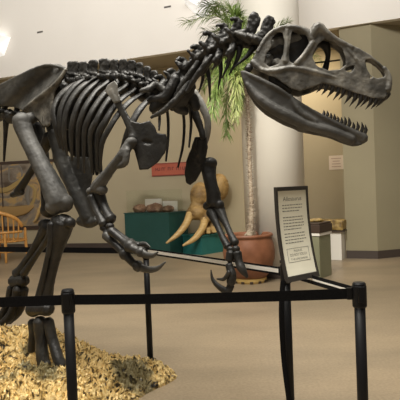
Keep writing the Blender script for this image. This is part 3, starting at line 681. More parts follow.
for i in range(nx):
    for j in range(ny):
        ks = [(i, j), (i + 1, j), (i + 1, j + 1), (i, j + 1)]
        if all(k_ in grid for k_ in ks): bm.faces.new([grid[k_] for k_ in ks])
bnd = [e_ for e_ in bm.edges if e_.is_boundary]
ex = bmesh.ops.extrude_edge_only(bm, edges=bnd)
for g_ in ex['geom']:
    if isinstance(g_, bmesh.types.BMVert): g_.co.z = 0.0
o = obj('rock_mound', bm, mm, None, False); tag(o, 'low crinkled golden rock mound under the skeleton with dark grey patches', 'rock')

# ================================================================== BARRIER
def make_post(name, p, lab):
    t = thing(name, lab, 'barrier post', (p.x, p.y, 0), 'black barrier posts around the skeleton')
    bm = bmesh.new(); lathe(bm, [(0, .012), (.0255, .012), (.0255, .91), (0, .91)], (p.x, p.y, 0), 28); o = obj('pole', bm, M['black'], t, True)
    o.data.polygons.foreach_set('use_smooth', [abs(q.normal.z) < .5 for q in o.data.polygons])
    bm = bmesh.new(); lathe(bm, [(0, .885), (.030, .885), (.0335, .892), (.0335, .985), (.031, .990), (.031, .996), (.026, 1.003), (0, 1.004)], (p.x, p.y, 0), 28); obj('belt_head', bm, M['black'], t, False)
    bm = bmesh.new(); box(bm, (p.x, p.y - .034, .95), (.03, .012, .075), 0, .003); obj('belt_slot', bm, M['black'], t)
    bm = bmesh.new(); lathe(bm, [(0, 0), (.05, 0), (.05, .006), (.032, .014), (0, .014)], (p.x, p.y, 0), 28); obj('floor_socket', bm, M['black'], t)
    return t
pA = P(67.5, 289, 2.56); pB = P(359, 283, 2.44); pC = P(145.5, 245, 4.48); pD = P(285.5, 266, 3.12)
make_post('barrier_post', pA, 'black barrier post standing before the rock mound at the lower left')
make_post('barrier_post', pB, 'black barrier post at the right corner, no sign on top')
make_post('barrier_post', pC, 'farther thin black barrier post, its foot hidden by the rock mound')
postD = make_post('barrier_post', pD, 'black barrier post carrying the framed notice')
def belt(a, b_, sag, lab, mt, stripe=None, z=.95):
    d = Vector((b_.x - a.x, b_.y - a.y, 0)); ln = d.length; d.normalize(); n_ = Vector((-d.y, d.x, 0))
    S = Vector((a.x, a.y, 0)) + d * .034; ln -= .068
    t = thing('barrier_belt', lab, 'barrier belt', (S.x, S.y, z - .025))
    def strip(h0, h1, th):
        bm = bmesh.new(); rows = []
        for i in range(25):
            u = i / 24; c_ = S + d * (ln * u) + Vector((0, 0, z - sag * 4 * u * (1 - u)))
            rows.append([bm.verts.new(c_ + n_ * sgn * th + Vector((0, 0, hh))) for sgn, hh in ((-1, h0), (-1, h1), (1, h1), (1, h0))])
        for r1, r2 in zip(rows, rows[1:]):
            for j in range(4): bm.faces.new((r1[j], r1[(j + 1) % 4], r2[(j + 1) % 4], r2[j]))
        bm.faces.new(rows[0][::-1]); bm.faces.new(rows[-1]); return bm
    obj('webbing', strip(-.025, .025, .0011), mt, t)
    if stripe: label(obj('stripe', strip(stripe[0], stripe[1], .0017), M['beltw'], t), 'white stripe along the belt')
    bm = bmesh.new(); box(bm, S + d * ln + Vector((0, 0, z)) - d * .012, (.024, .012, .056), math.atan2(d.y, d.x), .002); obj('belt_clip', bm, M['black'], t)
belt(pA, pB, .006, 'long black front barrier belt across the whole picture', M['belt'])
belt(pA, Vector((-2.6, 2.60, 0)), .0, 'short black front belt running left out of the picture from the near left post', M['belt'])
belt(pC, Vector((-3.4, 5.75, 0)), .004, 'black rear belt running left behind the skeleton leg', M['belt'])
belt(pC, pD, .0, 'rear belt with a white stripe passing before the terracotta pot', M['belt'], (-.012, .013))
belt(pD, pB, .0, 'short belt with a white stripe between sign post and right corner post', M['belt'], (-.004, .006))
# loose belt end hanging beside the sign post
bm = bmesh.new(); q = [P(283, 282, 3.07), P(281.5, 305, 3.06), P(282, 330, 3.06), P(284, 360, 3.07), P(287, 385, 3.07), P(290.5, 408, 3.07)]
tube(bm, q, [.016] * 6, 4, 6, .12, (0, 1, 0)); obj('loose_strap', bm, M['belt'], postD)

# ================================================================== NOTICE ON THE POST
# a leaning panel curled forward at its foot; local axes: su across, st along the panel, sn its face normal
c_tl = P(275.5, 187.2, 2.82); yaw = math.radians(38)
su = Vector((math.cos(yaw), math.sin(yaw), 0)); sback = Vector((-math.sin(yaw), math.cos(yaw), 0))
W_ = .254; H_ = .55
sB = P(287, 281.5, 2.72)     # lower left corner
def spt(u, v, lift=0.0):
    """u 0..1 across, v 0 bottom..1 top"""
    lean = .02 + .105 * (1 - (1 - v) ** 1.8)          # curls forward near the foot
    z = sB.z + v * (c_tl.z - sB.z)
    base = Vector((sB.x, sB.y, 0)) + (Vector((c_tl.x, c_tl.y, 0)) - Vector((sB.x, sB.y, 0))) * (1 - (1 - v) ** 2.4)
    p = base + su * (W_ * u); p.z = z
    return p - sback * lift
sg = thing('notice_sign', 'tall white notice in a black frame leaning on top of the barrier post', 'sign', (pD.x, pD.y, 1.0))
def patch(u0_, u1_, v0_, v1_, lift0, lift1, nu=2, nv=14):
    bm = bmesh.new(); A_ = []; B_ = []
    for j in range(nv + 1):
        v = v0_ + (v1_ - v0_) * j / nv
        A_.append([bm.verts.new(spt(u0_ + (u1_ - u0_) * i / nu, v, lift1)) for i in range(nu + 1)])
        B_.append([bm.verts.new(spt(u0_ + (u1_ - u0_) * i / nu, v, lift0)) for i in range(nu + 1)])
    for G_ in (A_, B_):
        for j in range(nv):
            for i in range(nu): bm.faces.new((G_[j][i], G_[j][i + 1], G_[j + 1][i + 1], G_[j + 1][i]))
    for i in range(nu):
        bm.faces.new((A_[0][i], A_[0][i + 1], B_[0][i + 1], B_[0][i])); bm.faces.new((A_[nv][i], A_[nv][i + 1], B_[nv][i + 1], B_[nv][i]))
    for j in range(nv):
        bm.faces.new((A_[j][0], A_[j + 1][0], B_[j + 1][0], B_[j][0])); bm.faces.new((A_[j][nu], A_[j + 1][nu], B_[j + 1][nu], B_[j][nu]))
    return bm
obj('backing', patch(0, 1, 0, 1, -.014, 0), M['frame'], sg)
obj('paper', patch(.03, .965, .04, .955, 0, .0015), M['paper'], sg)
for nm, a_ in (('frame_rail', (-.01, 1.01, .955, 1.0)), ('frame_rail', (-.01, 1.01, -.012, .042)), ('frame_side', (-.01, .032, .04, .956)), ('frame_side', (.963, 1.01, .04, .956))):
    obj(nm, patch(*a_, -.004, .008, 1, 12 if nm == 'frame_side' else 1), M['frame'], sg)
bm = bmesh.new(); tube(bm, [Vector((pD.x, pD.y, .99)), spt(.35, .12, -.02)], [.012, .012], 8, 2); box(bm, (pD.x, pD.y, 1.012), (.05, .05, .02), yaw, .003); obj('bracket', bm, M['frame'], sg)
def text_on(s, fn, width, height, name, material, parent, align='CENTER'):
    """fn maps text plane (x right, y up, in metres, centred) to the world"""
    cu = bpy.data.curves.new('t', 'FONT'); cu.body = s; cu.size = 1; cu.align_x = 'CENTER'; cu.align_y = 'CENTER'; cu.resolution_u = 3
    o_ = bpy.data.objects.new('t', cu); COL.objects.link(o_); dg = bpy.context.evaluated_depsgraph_get(); dg.update()
    me = bpy.data.meshes.new_from_object(o_.evaluated_get(dg)); bpy.data.objects.remove(o_)
    b_ = bmesh.new(); b_.from_mesh(me); bpy.data.meshes.remove(me)
    xs = [v.co.x for v in b_.verts]; ys = [v.co.y for v in b_.verts]; cx = (max(xs) + min(xs)) / 2; cy = (max(ys) + min(ys)) / 2
    sx = width / (max(xs) - min(xs)); sy = height / (max(ys) - min(ys))
    for v in b_.verts: v.co = fn((v.co.x - cx) * sx, (v.co.y - cy) * sy)
    return obj(name, b_, material, parent)
VH = 1 / H_
def on_sign(uc, vc): return lambda x, y: spt(uc + x / W_, vc + y * VH, .0022)
text_on('Allosaurus', on_sign(.50, .865), .15, .026, 'lettering', M['ink'], sg)
# paragraph lines, too small to read: runs of word-length strokes
rnd = random.Random(3)
for grp, (v0_, nl) in enumerate(((.79, 3), (.655, 5), (.475, 4))):
    bm = bmesh.new()
    for ln_ in range(nl):
        v = v0_ - ln_ * .033; u = .17
        end = .84 - (.18 * rnd.random() if ln_ == nl - 1 else .04 * rnd.random())
        while u < end:
            wd = rnd.uniform(.03, .09); u2 = min(u + wd, end)
            t_ = patch(u, u2, v, v + .009, .0016, .0022, 1, 1); m_ = bpy.data.meshes.new('t'); t_.to_mesh(m_); t_.free(); bm.from_mesh(m_); bpy.data.meshes.remove(m_)
            u = u2 + .02
    obj('small_print', bm, M['ink'], sg)
bm = bmesh.new()
for a_ in ((.17, .86, .318, .322), (.17, .86, .175, .179), (.17, .178, .175, .322), (.852, .86, .175, .322)):
    t_ = patch(*a_, .0016, .0022, 1, 2); m_ = bpy.data.meshes.new('t'); t_.to_mesh(m_); t_.free(); bm.from_mesh(m_); bpy.data.meshes.remove(m_)
obj('printed_box', bm, M['ink'], sg)
text_on('PLEASE', on_sign(.515, .292), .066, .011, 'lettering', M['ink'], sg)
text_on('DO NOT TOUCH', on_sign(.515, .250), .135, .015, 'lettering', M['ink'], sg)
text_on('THE SPECIMENS', on_sign(.515, .205), .135, .011, 'lettering', M['ink'], sg)

# ================================================================== PALM IN POT
pc = Z0(250, 281.5); pc.z = 0
pt_ = thing('palm_pot', 'large round terracotta pot on an ochre saucer, holding the tall spiny palm', 'plant pot', pc)
bm = bmesh.new(); lathe(bm, [(0, .0), (.24, .0), (.255, .03), (.255, .075), (0, .075)], pc, 40); obj('saucer', bm, M['saucer'], pt_)
for i in range(12):
    a = 2 * math.pi * i / 12; bm = bmesh.new(); box(bm, pc + Vector((.256 * math.cos(a), .256 * math.sin(a), .022)), (.02, .05, .032), a, .004); obj('saucer_foot', bm, M['brown'], pt_)
bm = bmesh.new(); lathe(bm, [(0, .076), (.25, .076), (.29, .12), (.35, .22), (.392, .36), (.40, .47), (.385, .58), (.36, .66), (.355, .69), (.375, .70), (.38, .725), (.365, .74), (.335, .74), (.33, .70), (.33, .64), (0, .64)], pc, 56); obj('pot', bm, M['terra'], pt_, True)
bm = bmesh.new(); lathe(bm, [(0, .642), (.325, .642), (.325, .66), (.2, .685), (0, .69)], pc, 40); obj('soil', bm, M['soil'], pt_, True)
pl = thing('spiny_palm', 'tall slender spiny-trunked palm with arching fronds behind the skull', 'palm', pc + Vector((0, 0, .67)))
trY = pc.y
tp = [pc + Vector((0, 0, .66)), P(251, 228, trY), P(251.5, 205, trY), P(250, 170, trY), P(249, 135, trY), P(248, 108, trY), P(246, 86, trY)]
trad = [.085, .046, .038, .033, .030, .028, .036]
bm = bmesh.new(); tube(bm, tp, trad, 14, 8)
rnd = random.Random(5)
cs = spline([(*p, r_) for p, r_ in zip(tp, trad)], 16)
for c_ in cs[6:-4]:
    for _ in range(4):
        a = rnd.uniform(0, 6.283); p = Vector(c_[:3]) + Vector((math.cos(a), math.sin(a), 0)) * c_[3] * .9; e_ = p + Vector((math.cos(a), math.sin(a), rnd.uniform(.0, .6))) * rnd.uniform(.025, .055)
        tube(bm, [p, e_], [.006, .001], 4, 1)
obj('trunk', bm, M['trunk'], pl, False)
crown = P(246, 88, trY)
def frond(pts, mt, ln=.30, n=46, droop=.5, wd=.011, start=crown, splay=None):
    bm = bmesh.new(); pp = [start] + pts
    sp = [Vector(x) for x in spline([tuple(p) for p in pp], 12)]
    tube(bm, sp[::2] if len(sp[::2]) > 2 else sp, [.009 - .007 * i / (len(sp[::2]) - 1) for i in range(len(sp[::2]))], 5, 1)
    for i in range(n):
        t = .12 + .88 * i / (n - 1); f = t * (len(sp) - 1); k_ = min(int(f), len(sp) - 2); p = sp[k_].lerp(sp[k_ + 1], f - k_); tg = (sp[k_ + 1] - sp[k_]).normalized()
        side = tg.cross(Vector((0, 0, 1)))
        if side.length < .25: side = tg.cross(Vector((.4, 1, 0)))
        side.normalize(); up_ = side.cross(tg)
        for s in (-1, 1):
            l = ln * 1.15 * (1 - .5 * t) * rnd.uniform(.75, 1.1) * (.6 + .4 * min(1, t * 4))
            d = (side * s * rnd.uniform(.1, 1) + tg * rnd.uniform(.7, 1.3) + up_ * rnd.uniform(-.7, .8)).normalized()
            a_ = p; b_ = p + d * l * .5; e_ = b_ + (d + Vector((0, 0, -droop * rnd.uniform(.6, 1.5)))).normalized() * l * .5
            wv = d.cross(up_).normalized() * wd * rnd.uniform(.8, 1.2); nv = up_ * wd * .35
            v = [bm.verts.new(x) for x in (a_ - wv * .3, a_ + wv * .3, b_ + wv, b_ + nv, b_ - wv, e_)]
            bm.faces.new((v[0], v[1], v[2], v[3])); bm.faces.new((v[0], v[3], v[4])); bm.faces.new((v[3], v[2], v[5])); bm.faces.new((v[4], v[3], v[5]))
    obj('frond', bm, mt, pl, False, recalc=False)
Y = trY
for pts, mt, ln, dr in [
  ([P(236, 40, Y - .2), P(218, 16, Y - .3), P(188, 22, Y - .4)], M['leaf'], .40, .5),
  ([P(238, 36, Y + .2), P(222, 6, Y + .3), P(204, 6, Y + .35)], M['leaf'], .38, .5),
  ([P(244, 40, Y - .1), P(236, 16, Y - .2), P(246, 22, Y - .3)], M['leaf'], .28, .3),
  ([P(232, 68, Y - .2), P(218, 82, Y - .4), P(212, 112, Y - .45)], M['leaf'], .40, .6),
  ([P(236, 72, Y + .1), P(228, 92, Y + .1), P(226, 134, Y + .1)], M['leaf'], .36, .7),
  ([P(238, 76, Y - .3), P(236, 92, Y - .4), P(236, 116, Y - .4)], M['leafy'], .30, .7),
  ([P(228, 70, Y + .4), P(214, 68, Y + .6), P(204, 88, Y + .7)], M['leaf'], .36, .5),
  ([P(232, 62, Y - .1), P(222, 64, Y - .3), P(216, 96, Y - .3)], M['leaf'], .34, .6),
  ([P(240, 78, Y + .3), P(240, 96, Y + .3), P(234, 124, Y + .3)], M['leaf'], .30, .7),
  ([P(238, 30, Y - .2), P(228, 8, Y - .1), P(210, 10, Y)], M['leaf'], .36, .5),
  ([P(240, 52, Y), P(226, 34, Y), P(206, 32, Y)], M['leaf'], .34, .5),
  ([P(262, 50, Y), P(275, 30, Y), P(288, 22, Y)], M['leaf'], .22, .1),
  ([P(265, 58, Y - .2), P(292, 42, Y - .3), P(322, 62, Y - .35)], M['leafy'], .26, .7),
  ([P(254, 62, Y - .4), P(262, 50, Y - .7), P(272, 66, Y - .9)], M['leafy'], .28, .6),
  ([P(244, 62, Y + .2), P(234, 48, Y + .3), P(228, 62, Y + .35)], M['leafy'], .3, .6)]:
    frond(pts, mt, ln, 84, dr, .0085)

# ================================================================== TEAL PLINTHS, CASE, FOSSILS
def oriented(c0_, c1_, depth_dir_len, z0, z1, bm=None):
    """upright box from front edge c0->c1 (xy) going back by depth"""
    bm = bm or bmesh.new(); d = Vector((c1_[0] - c0_[0], c1_[1] - c0_[1])); d.normalize(); n_ = Vector((-d.y, d.x))
    if n_.y < 0: n_ = -n_
    q = [Vector(c0_), Vector(c1_), Vector(c1_) + n_ * depth_dir_len, Vector(c0_) + n_ * depth_dir_len]
    prism(bm, [(p.x, p.y) for p in q], z0, z1); return bm, d, n_, q
lc = (-1.78, 12.15); rc = (-.70, 11.4)
t = thing('teal_plinth', 'long dark teal plinth carrying the glass case of brown fossils', 'plinth', (-1.2, 12.1, 0))
bm, dd, dn, q = oriented(lc, rc, .70, .0, .93); obj('body', bm, M['teal'], t)
bm, *_ = oriented(Vector(lc) - dd * .015 - dn * .015, Vector(rc) + dd * .015 - dn * .015, .73, .93, .95); obj('top_board', bm, M['teal'], t)
gc = thing('glass_case', 'clear low glass case on the long dark teal plinth', 'display case', (-1.2, 12.1, .951))
i0 = Vector(lc) + dd * .04 + dn * .04; i1 = Vector(rc) - dd * .04 + dn * .04
def pane(a, b_, z0, z1, th=.006):
    bm, *_ = oriented(a, b_, th, z0, z1); return bm
for a, b_ in ((i0, i1), (i0 + dn * .54, i1 + dn * .54)): obj('pane', pane(a, b_, .952, 1.46), M['glass'], gc)
for a in (i0, i1 - dd * .006):
    bm = bmesh.new(); prism(bm, [(p.x, p.y) for p in (a + dn * .007, a + dd * .006 + dn * .007, a + dd * .006 + dn * .538, a + dn * .538)], .952, 1.46); obj('pane', bm, M['glass'], gc)
bm, *_ = oriented(i0, i1, .547, 1.461, 1.467); obj('pane', bm, M['glass'], gc)
Lt = (i1 - i0).length
def rock(name, c, r_, mt, lab, cat, grp=None, seed=0):
    bm = bmesh.new(); bmesh.ops.create_icosphere(bm, subdivisions=4, radius=1)
    for v in bm.verts:
        k_ = 1 + .22 * noise.noise(v.co * 1.6 + Vector((seed, 0, 0))) + .08 * noise.noise(v.co * 5 + Vector((seed, 3, 0)))
        v.co = Vector((v.co.x * r_[0] * k_, v.co.y * r_[1] * k_, max(v.co.z * r_[2] * k_, -r_[2] * .7))) + Vector(c) + Vector((0, 0, r_[2] * .7))
    o_ = obj(name, bm, mt, None, True); tag(o_, lab, cat, grp); return o_
for i, (f_, r_, lab) in enumerate([(.20, (.16, .13, .11), 'leftmost brown rounded fossil inside the glass case'), (.56, (.19, .13, .12), 'middle and largest brown fossil inside the glass case'), (.87, (.14, .12, .09), 'rightmost brown fossil inside the glass case')]):
    c_ = i0 + dd * (Lt * f_) + dn * .2; rock('fossil', (c_.x, c_.y, .952), r_, M['fossil'], lab, 'fossil', 'brown fossils in the glass case', i * 7)
for i, f_ in enumerate((.38, .78)):
    c_ = i0 + dd * (Lt * f_) + dn * .42; bm = bmesh.new(); box(bm, (c_.x, c_.y, .952 + (.15 if i == 0 else .12)), (.5 if i == 0 else .42, .02, .30 if i == 0 else .24), math.atan2(dd.y, dd.x), .004)
    tag(obj('info_card', bm, M['white']), 'white card standing behind the fossils in the glass case, ' + ('left one' if i == 0 else 'right one'), 'card', 'white cards in the glass case')
# low light-teal plinth with tusked skull
k0 = Vector((-.425, 11.72)); k1 = Vector((0, 11.3)); kd = (k1 - k0).normalized(); kn = Vector((-kd.y, kd.x)); kn = kn if kn.y > 0 else -kn
t = thing('low_plinth', 'low bright teal plinth under the tusked fossil skull', 'plinth', (0, 11.7, 0))
bm, *_ = oriented(k0, k1, .72, 0, .40); obj('body', bm, M['teal2'], t)
bm, *_ = oriented(k0 - kd * .02 - kn * .02, k1 + kd * .02 - kn * .02, .76, .40, .43); obj('top_board', bm, M['teal2'], t)
ms = thing('elephant_skull', 'tan fossil elephant-like skull with two long yellow tusks on the low teal plinth', 'skull', (.2, 11.75, .43))
SY = 11.62
def sp_(px, py, dy=0): return P(px, py, SY + dy)
bm = bmesh.new(); s_ = SY / F
def bl(px, py, rx, rz_, ry, dy=0): blob(bm, sp_(px, py, dy), (rx * s_, ry * s_, rz_ * s_))
bl(200, 196, 10, 14, 10); bl(219, 187, 10, 14, 10, .15); bl(209, 194, 9, 14, 9, .1); bl(198, 212, 10, 8, 9, -.1); bl(210, 212, 10, 9, 9, .05)
tube(bm, [sp_(200, 200), sp_(193, 212, -.1), sp_(188, 219, -.2)], [7 * s_, 6 * s_, 4 * s_], 10)
tube(bm, [sp_(207, 204), sp_(207, 214, -.1), sp_(204, 222, -.2)], [7 * s_, 6 * s_, 4.2 * s_], 10)
tube(bm, [sp_(216, 205, .1), sp_(214, 218, .1), sp_(212, 230, .05)], [7 * s_, 6 * s_, 5 * s_], 10)
bl(208, 230, 9, 4, 8, .02)
fuse('cranium', bm, M['skull'], ms, .022, 3, .015)
for pts in ([sp_(190, 214, -.18), sp_(186, 224, -.3), sp_(178, 234, -.42), sp_(166.5, 243, -.55)], [sp_(205, 219, -.18), sp_(202, 229, -.3), sp_(194, 239, -.42), sp_(183, 245.5, -.55)]):
    bm = bmesh.new(); tube(bm, pts, [.085, .08, .062, .022], 12, 5); obj('tusk', bm, M['ivory'], ms, True)
for i, (x, y) in enumerate(((202.5, 231.5), (208.5, 230.5), (214.5, 229.5))):
    bm = bmesh.new(); box(bm, sp_(x, y, -.24), (.085, .05, .13), math.radians(-15), .01); obj('molar', bm, M['ivory'], ms)

# ================================================================== RED SIGN, NOTICE
def on_wall(px, py, d=.02):
    """point on the back wall, d in front of it"""
    dr = ray(px, py); n_ = Vector((wn.x, wn.y, 0)); s0 = Vector((-2.77, 13.2, 0))
    return EYE + dr * (((s0 - EYE).dot(n_) - d) / dr.dot(n_))
def wall_box(px0, px1, py0, py1, d0, d1):
    a = on_wall(px0, (py0 + py1) / 2, 0); b_ = on_wall(px1, (py0 + py1) / 2, 0); mx_ = (px0 + px1) / 2
    zt = on_wall(mx_, py0, 0).z; zb = on_wall(mx_, py1, 0).z
    bm = bmesh.new(); p0 = Vector((a.x, a.y)); p1 = Vector((b_.x, b_.y)); n2_ = Vector((wn.x, wn.y))
    prism(bm, [(p.x, p.y) for p in (p0 - n2_ * d1, p1 - n2_ * d1, p1 - n2_ * d0, p0 - n2_ * d0)], zb, zt); return bm, (a + b_) / 2, (zt + zb) / 2, (p1 - p0).length, zt - zb
bm, cpt, zc, wl, hl = wall_box(152, 195, 162.5, 175.5, .002, .03)
rs = thing('red_wall_sign', 'long red sign board on the back wall above the fossil case', 'sign', (cpt.x, cpt.y, zc))
obj('board', bm, M['redsign'], rs)
bm = bmesh.new(); rnd = random.Random(9); x = -.40
for wd_ in (5, 3, 6):
    bm = bmesh.new()
    for _ in range(wd_):
        h_ = .075; c_ = Vector((cpt.x, cpt.y, zc + .01)) + wu * wl * x - wn * .032
        box(bm, c_, (.022, .003, h_), math.atan2(wu.y, wu.x))
        if rnd.random() < .8: box(bm, c_ + wu * .022 + Vector((0, 0, rnd.choice((-.03, 0, .03)))), (.036, .003, .024), math.atan2(wu.y, wu.x))
        x += .048
    x += .05
    obj('lettering', bm, M['redtext'], rs)
bm = bmesh.new()
for s in (-1, 1):
    bm = bmesh.new(); c_ = Vector((cpt.x, cpt.y, zc + s * (hl / 2 - .015))) - wn * .032; box(bm, c_, (wl * .97, .006, .018), math.atan2(wu.y, wu.x))
    obj('border', bm, M['redtext'], rs)
bm, cpt2, zc2, wl2, hl2 = wall_box(329, 343.5, 155.5, 169.5, .002, .008)
nt_ = thing('wall_notice', 'faint square paper notice on the tan wall below the lower jaw', 'notice', (cpt2.x, cpt2.y, zc2)); obj('sheet', bm, M['notice'], nt_)
bm = bmesh.new()
for i in range(4):
    c_ = Vector((cpt2.x, cpt2.y, zc2 + .09 - i * .06)) - wn * .009; box(bm, c_, (wl2 * (.7, .5, .6, .65)[i], .001, .018), math.atan2(wu.y, wu.x))
obj('print', bm, mat('faded_print', (.42, .30, .24), .7), nt_)
# ================================================================== MURAL AT LEFT
mur = noisy('mural_paint', [(.075, .05, .032), (.16, .125, .09), (.23, .19, .14), (.42, .27, .10), (.17, .13, .095)], 1.3, .55, 5, lo=.32, hi=.68, dist=1.6, stretch=(1, 1, 1.6))
bm, c3, z3, w3, h3 = wall_box(-60, 54, 165, 227, .002, .03)
mu = thing('wall_mural', 'wide framed mural in brown and gold on the left wall behind the wooden chair', 'painting', (c3.x, c3.y, z3)); obj('canvas', bm, mur, mu)
for a_ in ((-60, 54, 162.3, 165), (-60, 54, 226.5, 230), (51.5, 54, 165, 226.5)):
    bm, *_ = wall_box(*a_, .001, .05); obj('frame_rail', bm, M['brown'], mu)
bm, *_ = wall_box(3, 3.8, 165, 226.5, .03, .045); obj('frame_mullion', bm, M['brown'], mu)
gold2 = mat('gold_paint', (.36, .25, .09), .5); grey2 = mat('grey_paint', (.19, .17, .14), .5)
def wtube(pts, r_, mt, nm):
    bm = bmesh.new(); tube(bm, [on_wall(x, y, .034) for x, y in pts], [a_ * 13 / F for a_ in r_], 8, 5, .12, wn); obj(nm, bm, mt, mu, True)
wtube([(-6, 190), (6, 190), (16, 184), (24, 177), (32, 172)], [3, 3, 2.6, 2.2, 1], gold2, 'gold_band')
wtube([(24, 208), (31, 205), (35, 196), (34, 188), (28, 184), (26, 176)], [1.6, 1.8, 1.8, 1.6, 1.2, .6], gold2, 'gold_ring')
wtube([(-4, 210), (10, 212), (24, 210), (33, 206)], [5, 6, 5, 2], mat('ochre_paint', (.34, .21, .075), .5), 'ochre_patch')
wtube([(9, 167), (20, 167), (21, 178), (10, 181), (9, 167)], [1, 1, 1, 1, 1], grey2, 'grey_outline')
wtube([(29, 186), (27, 196), (29, 206)], [1.6, 2.4, 1.6], grey2, 'grey_patch')
# curved horn-like fossils in front of the mural: loop at right
lp = thing('curved_tusk', 'slim curved golden tusk hanging at the right end of the mural', 'tusk', on_wall(43, 205, .1))
bm = bmesh.new(); tube(bm, [on_wall(47, 186, .1), on_wall(44.5, 192, .12), on_wall(41, 205, .14), on_wall(36, 219, .12), on_wall(33, 222, .1)], [.045, .05, .045, .035, .012], 10, 5); obj('ivory', bm, M['ivory'], lp, True)
bm = bmesh.new(); tube(bm, [on_wall(45, 190, .056), on_wall(45, 190, .13)], [.02, .02], 8, 2); obj('wall_hook', bm, M['brown'], lp)
# white low ledge under the mural
bm, c5, z5, *_ = wall_box(-60, 35, 231, 250, .035, .16)
# ================================================================== WOODEN CHAIR
ch0 = Z0(3.5, 262.0); ch = thing('wooden_chair', 'honey wooden armchair with a rounded slatted back below the mural', 'chair', (ch0.x, ch0.y + .25, 0))
cx, cy = ch0.x, ch0.y + .25; rot = math.radians(-28)
def cl(x, y, z): return Vector((cx + x * math.cos(rot) - y * math.sin(rot), cy + x * math.sin(rot) + y * math.cos(rot), z))
# back facing the viewer's side: crest rail curves round from arm to arm
NS = 13
def arc(t, R=.40): R *= 1.2; a = math.radians(180 + 180 * t); return R * math.cos(a), R * 1.0 * math.sin(a)
def crest(t): return .78 + .36 * math.sin(math.pi * t) ** .6
bm = bmesh.new(); tube(bm, [cl(*arc(i / 16, .42), crest(i / 16)) for i in range(17)], [.034] * 17, 8, 2, 1.2); obj('crest_rail', bm, M['wood'], ch, True)
bm = bmesh.new(); tube(bm, [cl(*arc(i / 16, .405), .66) for i in range(17)], [.026] * 17, 8, 2); obj('middle_rail', bm, M['wood'], ch, True)
for i in range(NS):
    t_ = (i + .7) / (NS + .4); bm = bmesh.new(); x1, y1 = arc(t_, .41); x0, y0 = arc(t_, .40); x2, y2 = arc(t_, .35)
    tube(bm, [cl(x2, y2, .46), cl(x0, y0, .66), cl(x1, y1, crest(t_))], [.017, .017, .017], 6, 2); obj('slat', bm, M['wood'], ch)
bm = bmesh.new(); lathe(bm, [(0, .43), (.43, .43), (.45, .445), (.45, .465), (.42, .475), (0, .465)], (cx, cy, 0), 32); obj('seat', bm, M['wood'], ch)
for x, y in ((-.33, -.33), (.33, -.33), (-.42, .16), (.42, .16)):
    bm = bmesh.new(); hi_ = .66 if y < 0 else .72; tube(bm, [cl(x * 1.08, y * 1.08, .0), cl(x, y, .44), cl(x * 1.0, y * 1.0, hi_)], [.026, .034, .028], 8, 3)
    for v in bm.verts: v.co.z = max(v.co.z, 0)
    obj('leg', bm, M['wood'], ch, True)
for a, b_ in (((-.31, -.31), (.31, -.31)), ((-.33, .22), (.33, .22)), ((-.31, -.31), (-.33, .22)), ((.31, -.31), (.33, .22))):
    bm = bmesh.new(); tube(bm, [cl(*a, .22), cl(*b_, .22)], [.016, .016], 6, 2); obj('stretcher', bm, M['wood'], ch, True)
# ================================================================== PEDESTALS AT RIGHT
p1 = Z0(320.5, 279); 
def rbox(c, sx, sy, z0, z1, rz, bev=.004):
    bm = bmesh.new(); box(bm, (c[0], c[1], (z0 + z1) / 2), (sx, sy, z1 - z0), rz, bev); return bm
ang = math.radians(-38)
# nearest corner at p1; the box reaches back from it
e1_ = Vector((math.cos(ang), math.sin(ang), 0)); e2_ = Vector((-math.sin(ang), math.cos(ang), 0))
def corner_box(p, w_, d_, z0, z1, grow_=0.0, bev=.004):
    c = p - e1_ * (w_ / 2) + e2_ * (d_ / 2); return rbox(c, w_ + grow_, d_ + grow_, z0, z1, ang, bev), c
t = thing('sage_pedestal', 'sage green pedestal with a white lip, partly behind the notice', 'pedestal', (p1.x, p1.y, 0))
b_, c = corner_box(p1, .24, .42, 0, .66); obj('body', b_, M['sage'], t)
b_, c = corner_box(p1, .24, .42, .66, .705, .03); label(obj('lip', b_, M['white'], t), 'white lip')
bx_ = thing('dark_case', 'dark brown low display box on the sage pedestal', 'box', (c.x, c.y, .706))
b_, _ = corner_box(p1, .24, .42, .706, .83, .05, .008); obj('body', b_, M['brown'], bx_)
b_, _ = corner_box(p1, .24, .42, .831, .86, .02, .008); obj('lid', b_, M['brown'], bx_)
rock('ornament', (c.x - .02, c.y, .861), (.12, .09, .035), M['gold'], 'small golden lump lying on top of the dark display box', 'ornament', None, 33)
p2 = Z0(342, 260.2); t = thing('white_pedestal', 'short white pedestal beside the angular pier', 'pedestal', (p2.x, p2.y, 0))
ang = math.radians(-28); e1_ = Vector((math.cos(ang), math.sin(ang), 0)); e2_ = Vector((-math.sin(ang), math.cos(ang), 0))
b_, c = corner_box(p2, .36, .34, 0, .53); obj('body', b_, M['white'], t)
t = thing('gold_basket', 'golden woven-looking tray on the short white pedestal', 'tray', (c.x, c.y, .531))
b_, _ = corner_box(p2, .36, .34, .531, .56, .10); obj('rim_base', b_, M['brown'], t)
bm = bmesh.new(); box(bm, (c.x, c.y, .66), (.44, .40, .19), ang, .03); bmesh.ops.subdivide_edges(bm, edges=bm.edges, cuts=5, use_grid_fill=True)
for v in bm.verts: v.co += Vector((noise.noise(v.co * 14), noise.noise(v.co * 14 + Vector((5, 0, 0))), noise.noise(v.co * 14 + Vector((0, 9, 0))))) * .022
obj('body', bm, M['gold'], t, True)
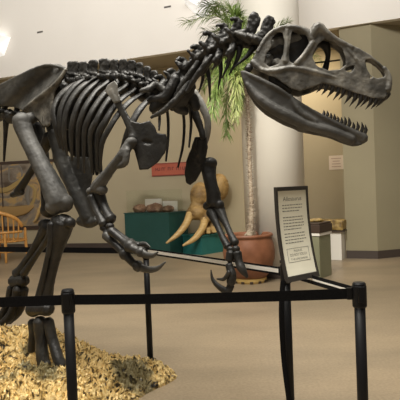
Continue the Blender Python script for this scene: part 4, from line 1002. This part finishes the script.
# ================================================================== UPPER WALL LAMPS AND SLOTS
def on_upper(px, py, d=0.0):
    dr = ray(px, py); return EYE + dr * (((q0 - EYE).dot(nd) - d) / dr.dot(nd))
def wedge_lamp(px, py, w_, h_, dep, lab):
    c = on_upper(px, py, 0); t = thing('wall_lamp', lab, 'wall lamp', c, 'white wedge lamps on the upper wall')
    n3 = -nd; z = Vector((0, 0, 1)); A = c + z * h_ / 2
    bm = bmesh.new()
    tl = bm.verts.new(A - ud * w_ / 2 + n3 * .004); tr = bm.verts.new(A + ud * w_ / 2 + n3 * .004); fl = bm.verts.new(A - ud * w_ * .32 + n3 * dep); fr = bm.verts.new(A + ud * w_ * .32 + n3 * dep)
    bt = bm.verts.new(A - z * h_ + n3 * .004 - ud * w_ * .12); bt2 = bm.verts.new(A - z * h_ + n3 * .004 + ud * w_ * .12); fm_ = bm.verts.new(A - z * h_ * .55 + n3 * dep * .8)
    for f in ((tl, tr, fr, fl), (tl, fl, fm_, bt), (tr, bt2, fm_, fr), (fl, fr, fm_), (bt, fm_, bt2), (tl, bt, bt2, tr)): bm.faces.new(f)
    obj('housing', bm, M['lamp'], t)
    bm = bmesh.new(); bmesh.ops.create_cube(bm, size=1, matrix=Matrix.Translation(A + n3 * dep * .5 + z * .012) @ Matrix.Rotation(math.atan2(ud.y, ud.x), 4, 'Z') @ Matrix.Diagonal((w_ * .5, dep * .6, .015, 1))); obj('light_slot', bm, M['lampglow'], t)
wedge_lamp(1.5, 47.5, .62, .42, .3, 'white wedge lamp on the upper wall at the far left')
wedge_lamp(202, 9, .75, .34, .35, 'white wedge lamp on the upper wall above the palm fronds')
for px, py, lab in ((40, 32, 'small dark slot in the upper wall at the left'), (167.5, 6.8, 'small dark slot in the upper wall at top centre')):
    c = on_upper(px, py, .006); t = thing('wall_slot', lab, 'vent', c, 'small slots in the upper wall'); rz = math.atan2(ud.y, ud.x)
    bm = bmesh.new(); box(bm, c, (.16, .01, .035), rz); obj('opening', bm, mat('slot_dark', (.10, .09, .08), .7), t)
    bm = bmesh.new(); box(bm, c + Vector((0, 0, .022)), (.17, .014, .012), rz); obj('lip', bm, M['white'], t)
